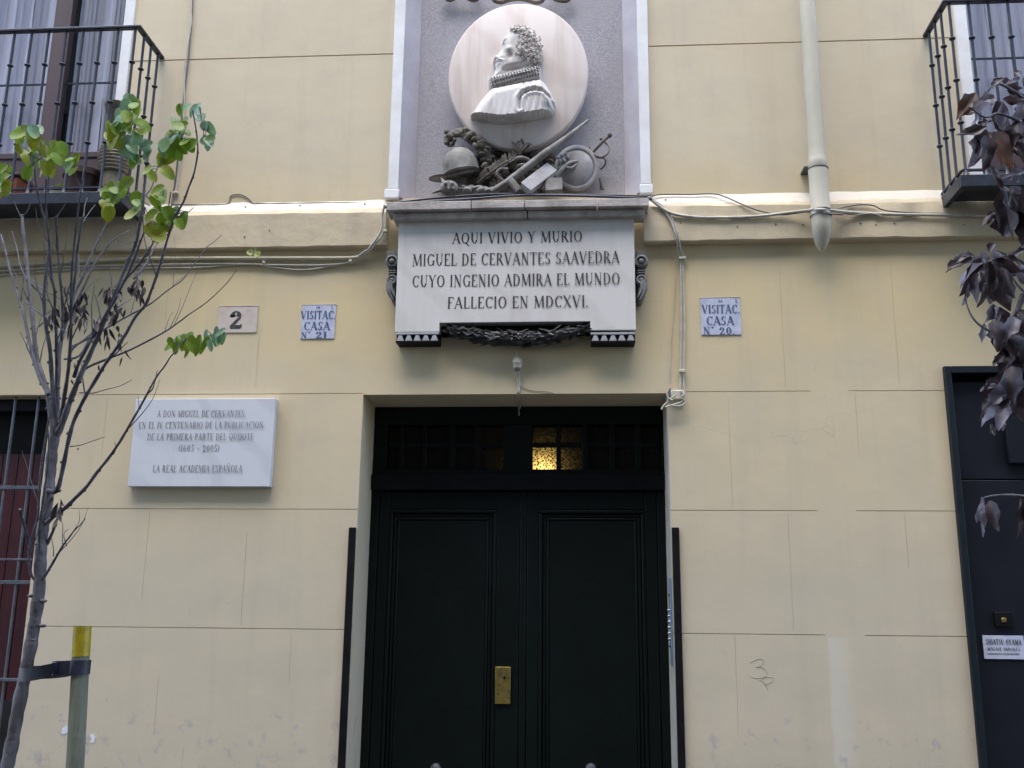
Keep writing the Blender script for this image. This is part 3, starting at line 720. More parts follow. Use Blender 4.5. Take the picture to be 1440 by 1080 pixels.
for k in range(190):
    u = rnd.random(); side = 1 if u > .5 else -1
    c = gcurve(u); tz = (gcurve(min(1, u+.02))-gcurve(max(0, u-.02))).normalized()*side*-1
    an = rnd.uniform(-1.5, 1.7); rr = .016+.022*math.sin(math.pi*(.08+.84*u))
    out = Vector((0, -math.cos(an), math.sin(an)))
    leafpoly(gm, c+out*rr, (-tz if rnd.random() < .5 else tz)*1.0+out*rnd.uniform(.0, .38)+Vector((0, 0, rnd.uniform(-.3, .3))), out, rnd.uniform(.04, .065), rnd.uniform(.022, .032), .3, 4, rnd.uniform(-.2, .3))
for k in range(14): gm.ball(gcurve(.5)+Vector((rnd.uniform(-.03, .03), -.045, rnd.uniform(-.02, .03))), .008, n=6)
gm.build('laurel_garland', 'garland', mon, smooth=.5)
# feet of the slab with hanging drops
for (x0p, x1p) in ((557, 617), (831, 893)):
    f0, f1 = X(x0p, 472, SY), X(x1p, 470, SY)
    zA, zB, zC = Z((x0p+x1p)/2, 465.5, SY), Z((x0p+x1p)/2, 471, SY), Z((x0p+x1p)/2, 481.5, SY)
    m = MB().box(f0, f1, SY+.012, -.001, zC, zA-.0015)
    m.box(f0-.001, f1+.001, SY-.006, SY+.0115, zC-.002, zC+.010)
    ft = m.build('slab_foot', 'black', mon, smooth=0, bevel=.002)
    MB().box(f0-.001, f1+.001, SY-.002, SY+.0115, zB+.003, zA-.008).build('fillet', 'guttae', ft, smooth=0, bevel=.0015)
    n = 5; wd = (f1-f0)/n
    d0 = None
    for i in range(n):
        c = f0+wd*(i+.5); h0, h1 = zC+.011, zB-.003
        if d0 is None:
            d0 = MB().prism([(c-wd*.42, h0), (c+wd*.42, h0), (c+wd*.18, h1), (c-wd*.18, h1)], SY-.003, SY+.0115).build('drop', 'guttae', ft, smooth=0)
        else: copy_part(d0, ft, (wd*i, 0, 0))
# scroll brackets
def bracket(px, sgn):
    m = MB(); yf = -.10
    c = A(px, 367, yf); r = .040
    m.lathe([(r, -.07), (r, .0), (r*.72, .006), (r*.66, -.006), (r*.42, -.006), (r*.36, .006), (.002, .014)], Matrix.Translation(c) @ Matrix.Rotation(R_(90), 4, 'X'), 20)
    w0 = sgn
    pts = [(px+w0*7, 352), (px-w0*7, 352), (px-w0*4, 380), (px-w0*4, 424), (px-w0*0, 424), (px+w0*6, 410), (px+w0*8, 395), (px+w0*5, 386), (px+w0*6, 372)]
    m.prism([P2(*q, Y=yf) for q in pts], yf+.012, -.001)
    for py in (380, 383): a = A(px, py, yf); m.box(a.x-.022, a.x+.022, yf+.004, yf+.03, a.z-.004, a.z+.004)
    c2 = A(px, 393, yf); m.lathe([(.032, -.05), (.032, -.004), (.024, .006), (.014, -.002), (.002, .006)], Matrix.Translation(c2) @ Matrix.Rotation(R_(90), 4, 'X'), 16)
    sp_ = [A(px+w0*a, b, yf+.004) for a, b in ((5, 398), (5, 408), (2, 416), (-2, 422))]
    m.tube(sp_, [.014, .014, .011, .006], 8); m.tube([p+Vector((-.016*w0, -.002, .012)) for p in sp_], [.011, .011, .009, .004], 8)
    m.build('scroll_bracket', 'bracket', mon, smooth=.6, bevel=.002)
bracket(551, -1); bracket(902, 1)

# ================================================================ PORTRAIT MEDALLION (relief)
MY = -.045
med = thing('portrait_medallion', A(728, 205, 0), 'round white marble medallion with a left facing relief bust in the wall niche', 'relief')
c = A(728.5, 105, MY); rad = (X(827, 105, MY)-X(630, 105, MY))/2; rz = (Z(728, 2, MY)-Z(728, 207, MY))/2
mt = Matrix.Translation(c) @ Matrix.Diagonal((1, 1, rz/rad, 1)) @ Matrix.Rotation(R_(90), 4, 'X')
MB().lathe([(rad-.025, -.117), (rad-.004, -.06), (rad, -.012), (rad-.004, -.004), (rad-.012, 0), (rad*.5, -.003), (.01, -.004)], mt, 96).build('disc', 'relief', med, smooth=.8)
def U(u, v, dep): return A(630+u/5.4, v/5.4, MY-dep)
def poly_np(pts): return np.array([(p.x, p.z) for p in pts])
def seg_dist(PX, PZ, poly, closed=True, skip=()):
    d = np.full(PX.shape, 9e9); n = len(poly)
    for i in range(n if closed else n-1):
        if i in skip: continue
        a = poly[i]; b = poly[(i+1) % n]; ab = b-a; L = (ab**2).sum()
        tt = np.clip(((PX-a[0])*ab[0]+(PZ-a[1])*ab[1])/L, 0, 1)
        d = np.minimum(d, np.hypot(PX-a[0]-tt*ab[0], PZ-a[1]-tt*ab[1]))
    return d
def inside(PX, PZ, poly):
    r = np.zeros(PX.shape, bool); n = len(poly)
    for i in range(n):
        a = poly[i]; b = poly[(i+1) % n]
        c_ = ((a[1] > PZ) != (b[1] > PZ)); r ^= c_ & (PX < (b[0]-a[0])*(PZ-a[1])/(b[1]-a[1]+1e-12)+a[0])
    return r
def smooth_poly(pts, k=5):
    q = spline([Vector((p[0], p[1], 0)) for p in list(pts)+[pts[0]]], k); return [(a.x, a.y) for a in q[:-1]]
def relief(poly, hfun, name, mat, step=.0035, skip=()):
    x0, z0 = poly.min(0)-.01; x1, z1 = poly.max(0)+.01
    gx = np.arange(x0, x1, step); gz = np.arange(z0, z1, step)
    PX, PZ = np.meshgrid(gx, gz, indexing='ij')
    ins = inside(PX, PZ, poly); d = seg_dist(PX, PZ, poly, True, skip)
    h = hfun(PX, PZ, d); h = np.where(ins, h, -.012)
    m = MB(); nx, nz = PX.shape
    vs = np.stack([PX, MY-h, PZ], -1).reshape(-1, 3)
    use = ins.copy()
    use[:-1] |= ins[1:]; use[1:] |= ins[:-1]; use[:, :-1] |= use[:, 1:].copy(); use[:, 1:] |= use[:, :-1].copy()
    ok = use[:-1, :-1] & use[1:, :-1] & use[:-1, 1:] & use[1:, 1:]
    ii, jj = np.nonzero(ok); a = ii*nz+jj
    F = np.stack([a, a+nz, a+nz+1, a+1], -1)
    used = np.unique(F); mp = -np.ones(nx*nz, int); mp[used] = np.arange(len(used))
    m.v = [tuple(v) for v in vs[used]]; m.f = [tuple(f) for f in mp[F]]
    return m.build(name, mat, med, smooth=1.0)
def dome(d, R, H, p=.5): return H*(1-(1-np.clip(d/R, 0, 1))**2)**p
def gauss(PX, PZ, p, sx, sz, rot=0):
    dx, dz = PX-p.x, PZ-p.z; cr, sr = math.cos(rot), math.sin(rot)
    a, b = dx*cr+dz*sr, -dx*sr+dz*cr
    return np.exp(-(a/sx)**2-(b/sz)**2)
# mantle
mp_ = [U(u, v, dp) for u, v, dp in ((322, 655, .08), (285, 705, .07), (245, 765, .05), (205, 840, .03), (172, 905, 0), (255, 925, .0), (400, 945, .0), (560, 930, 0), (700, 905, 0), (792, 884, 0), (806, 820, .06), (812, 755, .08), (786, 690, .09), (745, 615, .09), (700, 575, .09), (500, 610, .09))]
mpoly = poly_np(mp_)
arch = poly_np([U(u, v, .12) for u, v in ((545, 820), (540, 745), (575, 700), (640, 676), (715, 680), (770, 715), (800, 770))])
def h_mantle(PX, PZ, d):
    h = .024+dome(d, .085, .098, .6)
    da = seg_dist(PX, PZ, arch, False)
    h = h-.018*np.exp(-(da/.010)**2)+.006*np.exp(-((da-.022)/.012)**2)
    rg = np.random.default_rng(3)
    fold = np.sin(PX*150+np.sin(PZ*22)*1.5)*.0026+np.sin(PX*320+PZ*60)*.0016; fold = fold*np.where(da < .0, 0, .35+.9*(PX > arch[0, 0]-.004))
    return h+fold*np.clip(d/.03, 0, 1)
relief(mpoly, h_mantle, 'mantle', 'bust', .0045, skip=(4, 5, 6, 7, 8))
# ruff collar
cp = [U(u, v, .10) for u, v in ((302, 572), (420, 540), (560, 508), (692, 474), (706, 505), (700, 578), (560, 612), (430, 636), (318, 658), (304, 612))]
cpoly = poly_np(cp); ca = U(302, 572, .1); cb_ = U(692, 474, .1)
def h_collar(PX, PZ, d):
    ax = Vector((cb_.x-ca.x, 0, cb_.z-ca.z)).normalized()
    s_ = (PX-ca.x)*ax.x+(PZ-ca.z)*ax.z; t2 = -(PX-ca.x)*ax.z+(PZ-ca.z)*ax.x
    k = 2*math.pi/.036
    lat = np.cos(k*(s_+t2*1.0))*np.cos(k*(s_-t2*1.0))
    h = .05+dome(d, .075, .070)
    return h-np.where(d > .009, np.clip(lat*1.6, -.2, 1)*.021, 0)+np.where(d < .009, .006, 0)
relief(cpoly, h_collar, 'ruff_collar', 'bust', .003)
# face and neck
fp = smooth_poly([(470, 205), (440, 240), (418, 272), (402, 305), (396, 335), (392, 358), (372, 385), (350, 405), (336, 424), (342, 440), (356, 447), (345, 460), (352, 470), (345, 482), (356, 494), (348, 512), (340, 535), (345, 580), (500, 560), (690, 520), (700, 460), (700, 380), (690, 300), (640, 235), (560, 200)], 3)
fpoly = poly_np([U(u, v, .09) for u, v in fp])
def h_face(PX, PZ, d):
    h = .026+dome(d, .075, .070, .55)
    G = lambda u, v, su, sv, rot=0: gauss(PX, PZ, U(u, v, .07), su/5.4/245, sv/5.4/245, rot)
    h -= .026*G(413, 326, 17, 16); h += .013*G(424, 333, 9, 6); h -= .006*G(424, 342, 12, 3)   # socket, eye, lower lid
    h += .012*G(424, 300, 26, 7, .35)                                    # brow
    h += .012*G(458, 385, 30, 26); h -= .010*G(475, 440, 22, 28)         # cheek
    h += .010*G(385, 375, 9, 30, .55); h += .016*G(358, 420, 15, 11)     # nose ridge and wing
    h -= .030*G(356, 441, 12, 4, -.2); h -= .012*G(388, 425, 6, 16, .2)  # nostril and fold beside the nose
    h += .018*G(384, 460, 32, 8, -.3); h -= .012*G(368, 474, 15, 3)      # moustache, mouth
    h += .012*G(366, 505, 20, 20); h += .004*np.sin(PX*500+PZ*260)*G(385, 500, 38, 26)
    h -= .026*G(520, 516, 120, 20, .2)                                    # under the jaw
    return h
relief(fpoly, h_face, 'face', 'bust', .003)
hp = smooth_poly([(466, 208), (500, 188), (560, 183), (620, 203), (672, 245), (702, 292), (714, 352), (710, 420), (694, 478), (610, 484), (560, 455), (515, 425), (498, 385), (512, 330), (524, 275), (500, 238)], 3)
hpoly = poly_np([U(u, v, .10) for u, v in hp])
def h_hair(PX, PZ, d): return .050+dome(d, .06, .068, .5)+.004*np.sin(PX*260)*np.sin(PZ*240)
relief(hpoly, h_hair, 'curly_hair', 'hairstone', .004)
# locks : small spiral curls sitting on the skull
rg = random.Random(5); cm_ = MB(); pts = []; lo = hpoly.min(0); hi = hpoly.max(0); tries = 0
while len(pts) < 105 and tries < 9000:
    tries += 1
    q_ = (lo[0]+(hi[0]-lo[0])*rg.random(), lo[1]+(hi[1]-lo[1])*rg.random())
    a1, a2 = np.array([[q_[0]]]), np.array([[q_[1]]])
    if not inside(a1, a2, hpoly)[0, 0]: continue
    if any((q_[0]-a[0])**2+(q_[1]-a[1])**2 < .0215**2 for a in pts): continue
    pts.append(q_); dd = seg_dist(a1, a2, hpoly); hh = float(h_hair(a1, a2, dd)[0, 0])
    r0 = rg.uniform(.0085, .0125); th = rg.uniform(0, 6.3); sg = rg.choice((-1, 1)); up_ = min(1, float(dd[0, 0])/.05)
    nrm = Vector(((q_[0]-(lo[0]+hi[0])/2)*5*(1-up_), -1, (q_[1]-(lo[1]+hi[1])/2)*5*(1-up_))).normalized()
    e1 = nrm.orthogonal().normalized(); e2 = nrm.cross(e1); cc = Vector((q_[0], MY-hh, q_[1]))
    path = [cc+(e1*math.cos(th+sg*k*.62)+e2*math.sin(th+sg*k*.62))*r0*(1-.065*k)+nrm*(.002+.0011*k) for k in range(13)]
    cm_.tube(path, [.0052-.00018*k for k in range(13)], 6)
cm_.build('hair_curls', 'hairstone', med, smooth=1.2)

# ================================================================ CARVED TROPHY OF ARMS
tro = thing('carved_arms_trophy', A(725, 276, 0), 'grey carved trophy of helmet, lance, books and round shield below the medallion', 'carving')
def V(u, v, dep=0.): return A(590+u/5.143, 170+v/5.143, .07-dep)
# helmet : dome, comb, brim
ang = R_(-12); hc = V(300, 350, .10)
RM = Matrix.Translation(hc) @ Matrix.Rotation(R_(-10), 4, 'Y') @ Matrix.Rotation(R_(9), 4, 'X')
hm = MB()
hm.lathe([(.104, -.03), (.116, -.02), (.112, .0), (.110, .038), (.098, .078), (.072, .111), (.038, .130), (.003, .136)], RM, 28)
n = 36; vs = []
for ri in range(3):
    for k in range(n):
        a = 2*math.pi*k/n
        ext = 1+.62*abs(math.cos(a))**2.6*(1.1 if math.cos(a) < 0 else .10)
        r = (.100, .112*ext, .124*ext)[ri]; z = (-.028, -.036-.012*ri, -.044)[ri]+(.05*max(0, abs(math.cos(a))-.55) if ri else 0)
        vs.append(tuple(RM @ Vector((r*math.cos(a), r*math.sin(a)*.8, z))))
fs = [(ri*n+k, ri*n+(k+1) % n, (ri+1)*n+(k+1) % n, (ri+1)*n+k) for ri in range(2) for k in range(n)]
hm.add(vs, fs)
vs2 = [tuple(Vector(v)-Vector((0, 0, .008))) for v in vs]; hm.add(vs2, fs)
hm.tube([RM @ Vector((-.105+.21*i/12, -.012-.112*math.sin(math.pi*i/12)*.8, .015+.012*math.sin(i*1.3))) for i in range(13)], .008, 6)
hm.build('helmet', 'trophy', tro, smooth=.9)
# plume
rnd = random.Random(4); pm = MB()
path = spline([V(215, 120, .07), V(290, 85, .10), V(370, 120, .11), V(430, 175, .11), V(470, 225, .10), V(495, 300, .08), V(480, 360, .07)], 5)
pm.tube(path, [.022+.014*math.sin(math.pi*i/(len(path)-1)) for i in range(len(path))], 10)
for k in range(75):
    p = path[rnd.randrange(len(path))]
    pm.ball(p+Vector((rnd.uniform(-.026, .026), rnd.uniform(-.045, -.01), rnd.uniform(-.03, .03))), rnd.uniform(.016, .030), rnd.uniform(.014, .022), rnd.uniform(.011, .018), 8, Matrix.Rotation(rnd.uniform(0, 3), 3, 'Y'))
for k in range(16): pm.ball(V(rnd.uniform(190, 260), rnd.uniform(85, 175), rnd.uniform(.06, .11)), rnd.uniform(.016, .026), .018, rnd.uniform(.010, .015), 8, Matrix.Rotation(rnd.uniform(0, 3), 3, 'Y'))
pm.build('plume', 'plume', tro, smooth=.9)
# visored mask with horn, and cloth folds beside it
mm = MB(); c0 = V(215, 490, .15)
mm.ball(c0, .060, .055, .050, 16)
mm.tube([c0+Vector((-.03, -.02, .03)), c0+Vector((-.052, -.02, .066))], [.014, .004], 8)
mm.tube([c0+Vector((-.04, -.01, -.01)), c0+Vector((-.10, -.02, -.035))], [.016, .006], 8)
mm.tube([c0+Vector((.0, -.05, .03)), c0+Vector((.005, -.058, -.03))], [.008, .008], 6)
for q in ((.025, -.045, .012), (-.018, -.05, .012), (.03, -.04, -.02)): mm.ball(c0+Vector(q), .013, n=8)
mm.build('gauntlet', 'trophy', tro, smooth=.9)
cm = MB(); rnd = random.Random(9)
for k in range(16): cm.ball(V(300+k*16, 505+rnd.uniform(-20, 12), .12+rnd.uniform(0, .05)), rnd.uniform(.02, .038), rnd.uniform(.02, .03), rnd.uniform(.012, .026), 10, Matrix.Rotation(rnd.uniform(-.6, .6), 3, 'Y'))
cm.tube(spline([V(300, 470, .14), V(370, 490, .16), V(440, 480, .16), V(500, 515, .14)], 5), .012, 8)
cm.build('cloth_folds', 'trophy', tro, smooth=.9)
# rocky backing between the pieces
bk = MB(); rnd = random.Random(12)
for k in range(130):
    u = rnd.uniform(360, 1020); v = rnd.uniform(285-60*math.sin((u-380)/620*3), 530)
    if v > 215: bk.ball(V(u, v, .02), rnd.uniform(.022, .045), rnd.uniform(.03, .05), rnd.uniform(.018, .035), 8, Matrix.Rotation(rnd.uniform(0, 3), 3, 'Y'))
bk.build('rockwork', 'plume', tro, smooth=.8)
# laurel branch
lb = MB(); path = spline([V(420, 450, .11), V(500, 385, .13), V(590, 320, .14), V(670, 275, .14), V(720, 215, .13), V(745, 190, .13)], 5)
lb.tube(path, [.010]*len(path), 8)
rnd = random.Random(2)
for i, p in enumerate(path):
    for s_ in (-1, 1):
        if rnd.random() < .8:
            leafpoly(lb, p, Vector((s_*.5+.35, -.25, .8-s_*.5)), Vector((0, -1, .2)), rnd.uniform(.045, .07), .024, .3, 4, -.2)
for q in ((690, 215, -.5), (730, 205, .1), (775, 185, .7)):
    leafpoly(lb, V(720, 225, .14), Vector((q[2], -.3, .8)), Vector((0, -1, .2)), .085, .034, .35, 5, -.3)
lb.build('laurel_branch', 'plume', tro, smooth=.6)
sc = MB().tube(spline([V(680, 300, .13), V(700, 275, .15), V(750, 268, .16), V(795, 290, .15), V(790, 315, .14), V(740, 318, .15), V(710, 330, .14)], 5), .012, 8)
sc.tube(spline([V(600, 430, .12), V(560, 390, .14), V(580, 350, .14), V(640, 350, .14)], 5), .010, 8)
sc.build('ribbon_scroll', 'trophy', tro, smooth=.9)
# lance
ln = MB().tube([V(505, 525, .15), V(640, 440, .17), V(900, 240, .17), V(1060, 125, .15), V(1222, -5, .12)], [.020, .022, .024, .018, .009], 12)
a, b = V(650, 425, .19), V(715, 505, .19); d = (b-a)
ln.tube([a, b], [.020, .020], 6); ln.tube([a+Vector((.012, -.004, .006)), b+Vector((.016, -.004, .004))], .010, 6)
ln.build('lance', 'trophy', tro, smooth=.9)
# books
def book(cx, cy, w_, h_, th, rot, dep, tilt, mat):
    mt_ = Matrix.Translation(V(cx, cy, dep)) @ Matrix.Rotation(rot, 4, 'Y') @ Matrix.Rotation(tilt, 4, 'X')
    m = MB()
    for (x0, x1, y0, y1, z0, z1) in ((-w_, w_, -th, -th*.8, -h_, h_), (-w_, w_, th*.8, th, -h_, h_), (-w_*.96, w_*.93, -th*.79, th*.79, -h_*.95, h_*.95), (w_*.94, w_, -th*.79, th*.79, -h_, h_)):
        k = len(m.v); m.box(x0, x1, y0, y1, z0, z1); m.v[k:] = [tuple(mt_ @ Vector(v)) for v in m.v[k:]]
    return m.build('book', mat, tro, smooth=0, bevel=.002)
book(858, 420, .040, .125, .026, R_(42), .17, R_(-22), 'trophylight')
book(972, 472, .052, .042, .03, R_(-2), .15, R_(-6), 'trophy')
# shield
sc_ = V(1135, 345, .06); rs = .136
mt = Matrix.Translation(sc_) @ Matrix.Diagonal((1, 1, 1.08, 1)) @ Matrix.Rotation(R_(90), 4, 'X') @ Matrix.Rotation(R_(4), 4, 'X')
sh = MB().lathe([(rs-.01, -.03), (rs, .0), (rs, .018), (rs-.008, .024), (rs-.022, .022), (rs-.026, .014), (rs*.6, .034), (rs*.3, .042), (.003, .045)], mt, 56)
rnd = random.Random(6)
for q in ((1030, 250), (1055, 240), (1070, 262), (1045, 285), (1015, 290), (1005, 265)): sh.ball(V(*q, .105), rnd.uniform(.012, .018), .010, rnd.uniform(.010, .016), 8)
sh.tube(spline([V(985, 400, .10), V(1030, 350, .11), V(1075, 310, .11), V(1150, 290, .10)], 5), [.012]*15+[.005], 8)
sh.tube(spline([V(1000, 345, .10), V(1040, 330, .11), V(1100, 340, .11), V(1140, 305, .10)], 5), [.008]*15+[.004], 8)
sh.build('round_shield', 'trophylight', tro, smooth=.9)
# sword hilt behind the shield
sw = MB()
sw.tube([V(1210, 275, .05), V(1262, 218, .06), V(1330, 148, .07), V(1378, 103, .07)], .009, 8); sw.ball(V(1376, 104, .07), .016, n=8); sw.ball(V(1312, 130, .07), .010, n=8)
sw.tube(spline([V(1335, 150, .07), V(1372, 190, .08), V(1358, 240, .09), V(1310, 262, .09), V(1262, 245, .08), V(1240, 215, .07), V(1232, 188, .06)], 5), .0065, 8)
sw.tube(spline([V(1240, 232, .05), V(1290, 265, .06), V(1338, 270, .06), V(1342, 315, .05), V(1310, 352, .03)], 5), .006, 8)
sw.tube(spline([V(1305, 420, .03), V(1312, 460, .04), V(1310, 500, .03)], 5), .008, 8); sw.tube([V(1312, 435, .03), V(1330, 500, .03)], [.003, .010], 6)
sw.build('sword_hilt', 'plume', tro, smooth=.9)

# dark carved ornament whose lower tips hang into the picture at the top
orn = thing('carved_ribbon_ornament', A(728, -30, .05), 'dark carved ribbon ends and scroll just above the medallion, cut by the frame', 'carving')
def W(u, v, dep=.05): return A(540+u/3.724, v/3.724, .07-dep)
om = MB()
om.tube(spline([W(560, -40), W(575, 0), W(610, 12), W(650, 2), W(700, -6), W(755, 2), W(795, 14), W(830, 2), W(845, -40)], 6), .014, 8)
om.build('scroll', 'plume', orn, smooth=.9)
om = MB()
for u in (335, 350, 470, 485, 900, 960): om.tube([W(u, -60), W(u, 4 if u < 800 else 3)], [.02, .012], 8)
om.tube(spline([W(300, -30), W(345, 0), W(400, -25), W(470, 2), W(520, -30)], 5), .014, 8)
om.tube(spline([W(860, -30), W(905, 0), W(960, 4), W(990, -30)], 5), .012, 8)
om.build('ribbon', 'plume', orn, smooth=.9)

# ================================================================ PLAQUES AND TILES
ac = thing('dedication_plaque', A(282, 685, 0), 'pale grey marble plaque with five lines of small letters left of the door', 'plaque')
ay = -.05
q = [P2(180.5, 684, ay), P2(381, 684.5, ay), P2(386, 560, ay), P2(190, 561, ay)]
xa, xb = (q[0][0]+q[3][0])/2, (q[1][0]+q[2][0])/2; za, zb2 = (q[0][1]+q[1][1])/2, (q[2][1]+q[3][1])/2
MB().prism([(xa, za), (xb, za), (xb, zb2), (xa, zb2)], ay, -.002).build('slab', 'marble2', ac, smooth=0, bevel=.003)
ty = ay-.0008
for s_, l, r, y0, y1 in (('A DON MIGUEL DE CERVANTES,', 221, 346, 577, 586.5), ('EN EL IV CENTENARIO DE LA PUBLICACION', 195, 371, 593, 602.6), ('DE LA PRIMERA PARTE DEL QUIJOTE', 207, 357, 609.3, 619), ('(1605 - 2005)', 251, 309, 625.5, 635.5), ('LA REAL ACADEMIA ESPAÑOLA', 215, 341, 654, 664.5)):
    line_px(ac, 'ink2', s_, l, r, y0, y1, ty, 1.0, .07)
def tile(x0, x1, y0, y1, name, label, mat, texts, ink, lname, gp=None, bold=1.35, sunk=True):
    yt = -.006
    a, b = A(x0, y1, yt), A(x1, y0, yt)
    o = thing(name, Vector(((a.x+b.x)/2, 0, a.z)), label, 'tile', gp)
    MB().prism([(a.x, a.z), (b.x, a.z), (b.x, b.z), (a.x, b.z)], yt, -.0005).build('tile_face', mat, o, smooth=0, bevel=.0015)
    m = MB()
    rimm = MB().prism([(a.x-.004, b.z+.001), (b.x+.003, b.z+.001), (b.x+.001, b.z+.007), (a.x-.002, b.z+.005)], -.0075, -.0004); rimm.build('mortar_edge', 'ledge', o, smooth=0, bevel=.002)
    for s_, l, r, ya, yb_ in texts: text_px(m, s_, l, r, ya, yb_, yt-.0007, bold, .04)
    m.build(lname, ink, o, smooth=0)
    return o
tile(305, 363, 431, 468, 'house_number_tile', 'pinkish tile with a bold black house number 2', 'numtile', [('2', 322, 341.5, 437, 461.5)], 'ink', 'numeral', bold=1.5)
gp = 'blue lettered glazed street tiles'
tile(422, 472.5, 429, 476.5, 'glazed_tile', 'blue lettered white tile numbered 21, left of the big plaque', 'glaze', [('VISITAC.', 423, 472, 437, 449), ('CASA', 427, 464, 452.5, 464.5), ('N', 423, 432, 467, 475.5), ('o', 433, 436.5, 466, 473), ('21', 443, 460, 466.5, 475.5), ('M', 445, 450, 431, 434), ('L', 466, 469, 430, 435)], 'bluelet', 'lettering', gp)
tile(986.5, 1040.5, 419, 471, 'glazed_tile', 'blue lettered white tile numbered 20, right of the big plaque', 'glaze', [('VISITAC.', 987, 1040, 428.5, 441), ('CASA', 993, 1032, 444.5, 457.5), ('N', 989, 999, 460, 470.5), ('o', 1000, 1004, 459, 467), ('20.', 1011, 1033, 460, 470.5), ('M', 1010, 1016, 421.5, 425.5), ('L', 1034, 1038, 420.5, 426)], 'bluelet', 'lettering', gp)

# little sign and bell on the side door
yS = .0265
sg = thing('business_sign', A(1410, 927, yS), 'small white sign with three lines of dark letters on the slate door', 'sign')
a, b = A(1384, 926.5, yS), A(1438.5, 894, yS)
MB().prism([(a.x, a.z), (b.x, a.z), (b.x, b.z), (a.x, b.z)], yS-.004, yS+.003).build('sign_board', 'glaze', sg, smooth=0, bevel=.001)
tm = MB(); ty = yS-.0052
text_px(tm, 'SHIATSU OYAMA', 1386.5, 1436, 899, 906.5, ty, 1.5)
text_px(tm, 'MASAJE JAPONES', 1388.5, 1434, 910.5, 915, ty, 1.3)
tm.build('lettering', 'ink', sg, smooth=0)
m = MB(); p0, p1 = A(1389, 920.5, ty), A(1435, 918.5, ty)
rnd = random.Random(1); x = p0.x
while x < p1.x-.006:
    w_ = rnd.uniform(.002, .006); m.box(x, x+w_, ty, ty+.001, p0.z, p1.z-.0005); x += w_+.002
m.build('faded_line', 'ink2', sg, smooth=0)
bl = thing('door_bell', A(1411, 880, yS), 'black bell plate with a brass button above the small white sign', 'doorbell')
a, b = A(1399, 881, yS), A(1423, 861, yS)
MB().box(a.x, b.x, yS-.012, yS+.003, a.z, b.z).build('bell_plate', 'black', bl, bevel=.003)
c0 = A(1411.5, 872, yS-.013); MB().box(c0.x-.013, c0.x+.013, yS-.018, yS-.0122, c0.z-.012, c0.z+.012).build('push_button', 'brass', bl, bevel=.003)

# ================================================================ DRAIN PIPE
dp = thing('drain_pipe', A(1158, 348, -.03), 'cream painted drain pipe ending in a cone at the string course', 'pipe')
py_ = -.125
pb, pt = A(1151, 215, py_), A(1131, -160, py_)
xc = (X(1150.5, 215, py_)+X(1133, 0, py_))/2
def zc(py): return Z(1150, py, py_)
m = MB().tube([(xc, py_, zc(222)), (xc, py_, 7.9)], .0475, 24); m.build('upper_pipe', 'pipe', dp)
lat = lambda pr: MB().lathe(pr, Matrix.Translation((xc, py_, 0)), 28)
lat([(.050, zc(238)), (.054, zc(236)), (.054, zc(226)), (.050, zc(222)), (.0505, zc(219)), (.049, zc(214))]).build('joint_collar', 'pipe', dp)
tip = A(1158, 350, -.045)
bm_ = MB(); prof = [(.056, 238), (.058, 241), (.056, 246), (.0565, 296), (.059, 298), (.059, 303), (.0565, 306), (.0555, 316), (.053, 325), (.046, 334), (.035, 341.5), (.020, 347.5), (.004, 350.5)]
vs = []; n = 24
for r, yy in prof:
    for k in range(n):
        an = 2*math.pi*k/n; f_ = max(0, (yy-318)/33)
        vs.append((xc+r*math.cos(an)+.004*f_, py_+r*math.sin(an)+.045*f_, zc(yy)))
bm_.add(vs[::1], [(i*n+k, i*n+(k+1) % n, (i+1)*n+(k+1) % n, (i+1)*n+k) for i in range(len(prof)-1) for k in range(n)]); bm_.build('pipe_end', 'pipe', dp)
w1 = MB()
for yy, r in ((297, .0605), (304, .060), (238, .0585)):
    w1.tube([(xc+r*math.cos(a_*math.pi/12), py_+r*math.sin(a_*math.pi/12), zc(yy)) for a_ in range(25)], .003, 6)
w1.build('pipe_clamp', 'darkcable', dp)
for k, yy in enumerate((232,)):
    MB().box(xc-.075, xc+.02, -.10, -.001, zc(yy)-.006, zc(yy)+.006).build('wall_bracket', 'irongrey', dp)

# ================================================================ CABLES
def cable(name, label, pts, r, mat, Y=-.02, cat='cable', group=None, k=5):
    P = [A(p[0], p[1], p[2] if len(p) > 2 else Y) for p in pts]
    m = MB().tube(spline(P, k), r, 8)
    return tag(m.build(name, mat, None, smooth=1.2, loc=P[0]), label, cat, group)
gp = 'cables along the string course'
cable('conduit', 'thick cream conduit running under the string course, left of the plaque', [(-40, 376, -.03), (90, 368.5, -.03), (185, 364, -.03), (300, 363, -.03), (420, 363, -.03), (495, 362.5, -.03), (512, 358, -.035)], .0115, 'conduit')
cable('cable', 'upper grey cable that bends up beside the plaque on its left', [(-40, 384, -.02), (100, 375, -.02), (230, 372, -.02), (330, 371, -.02), (400, 373, -.02), (470, 372, -.02), (505, 364, -.03), (530, 341, -.075), (540, 325, -.08), (543, 305, -.08), (545, 288, -.09)], .0065, 'cable', group=gp)
cable('cable', 'thin lower cable sagging beneath the cream conduit', [(-40, 390, -.015), (100, 379, -.015), (200, 377, -.015), (280, 376, -.015), (350, 371, -.015), (385, 376, -.015), (420, 379.5, -.015), (450, 377, -.015), (490, 368, -.02), (515, 352, -.06)], .005, 'cable', group=gp)
cable('cable', 'pale cable end rising to the ledge corner left of the plaque', [(512, 358, -.04), (528, 338, -.08), (536, 322, -.085), (537, 305, -.085), (541, 288, -.10)], .0075, 'cable', group=gp)
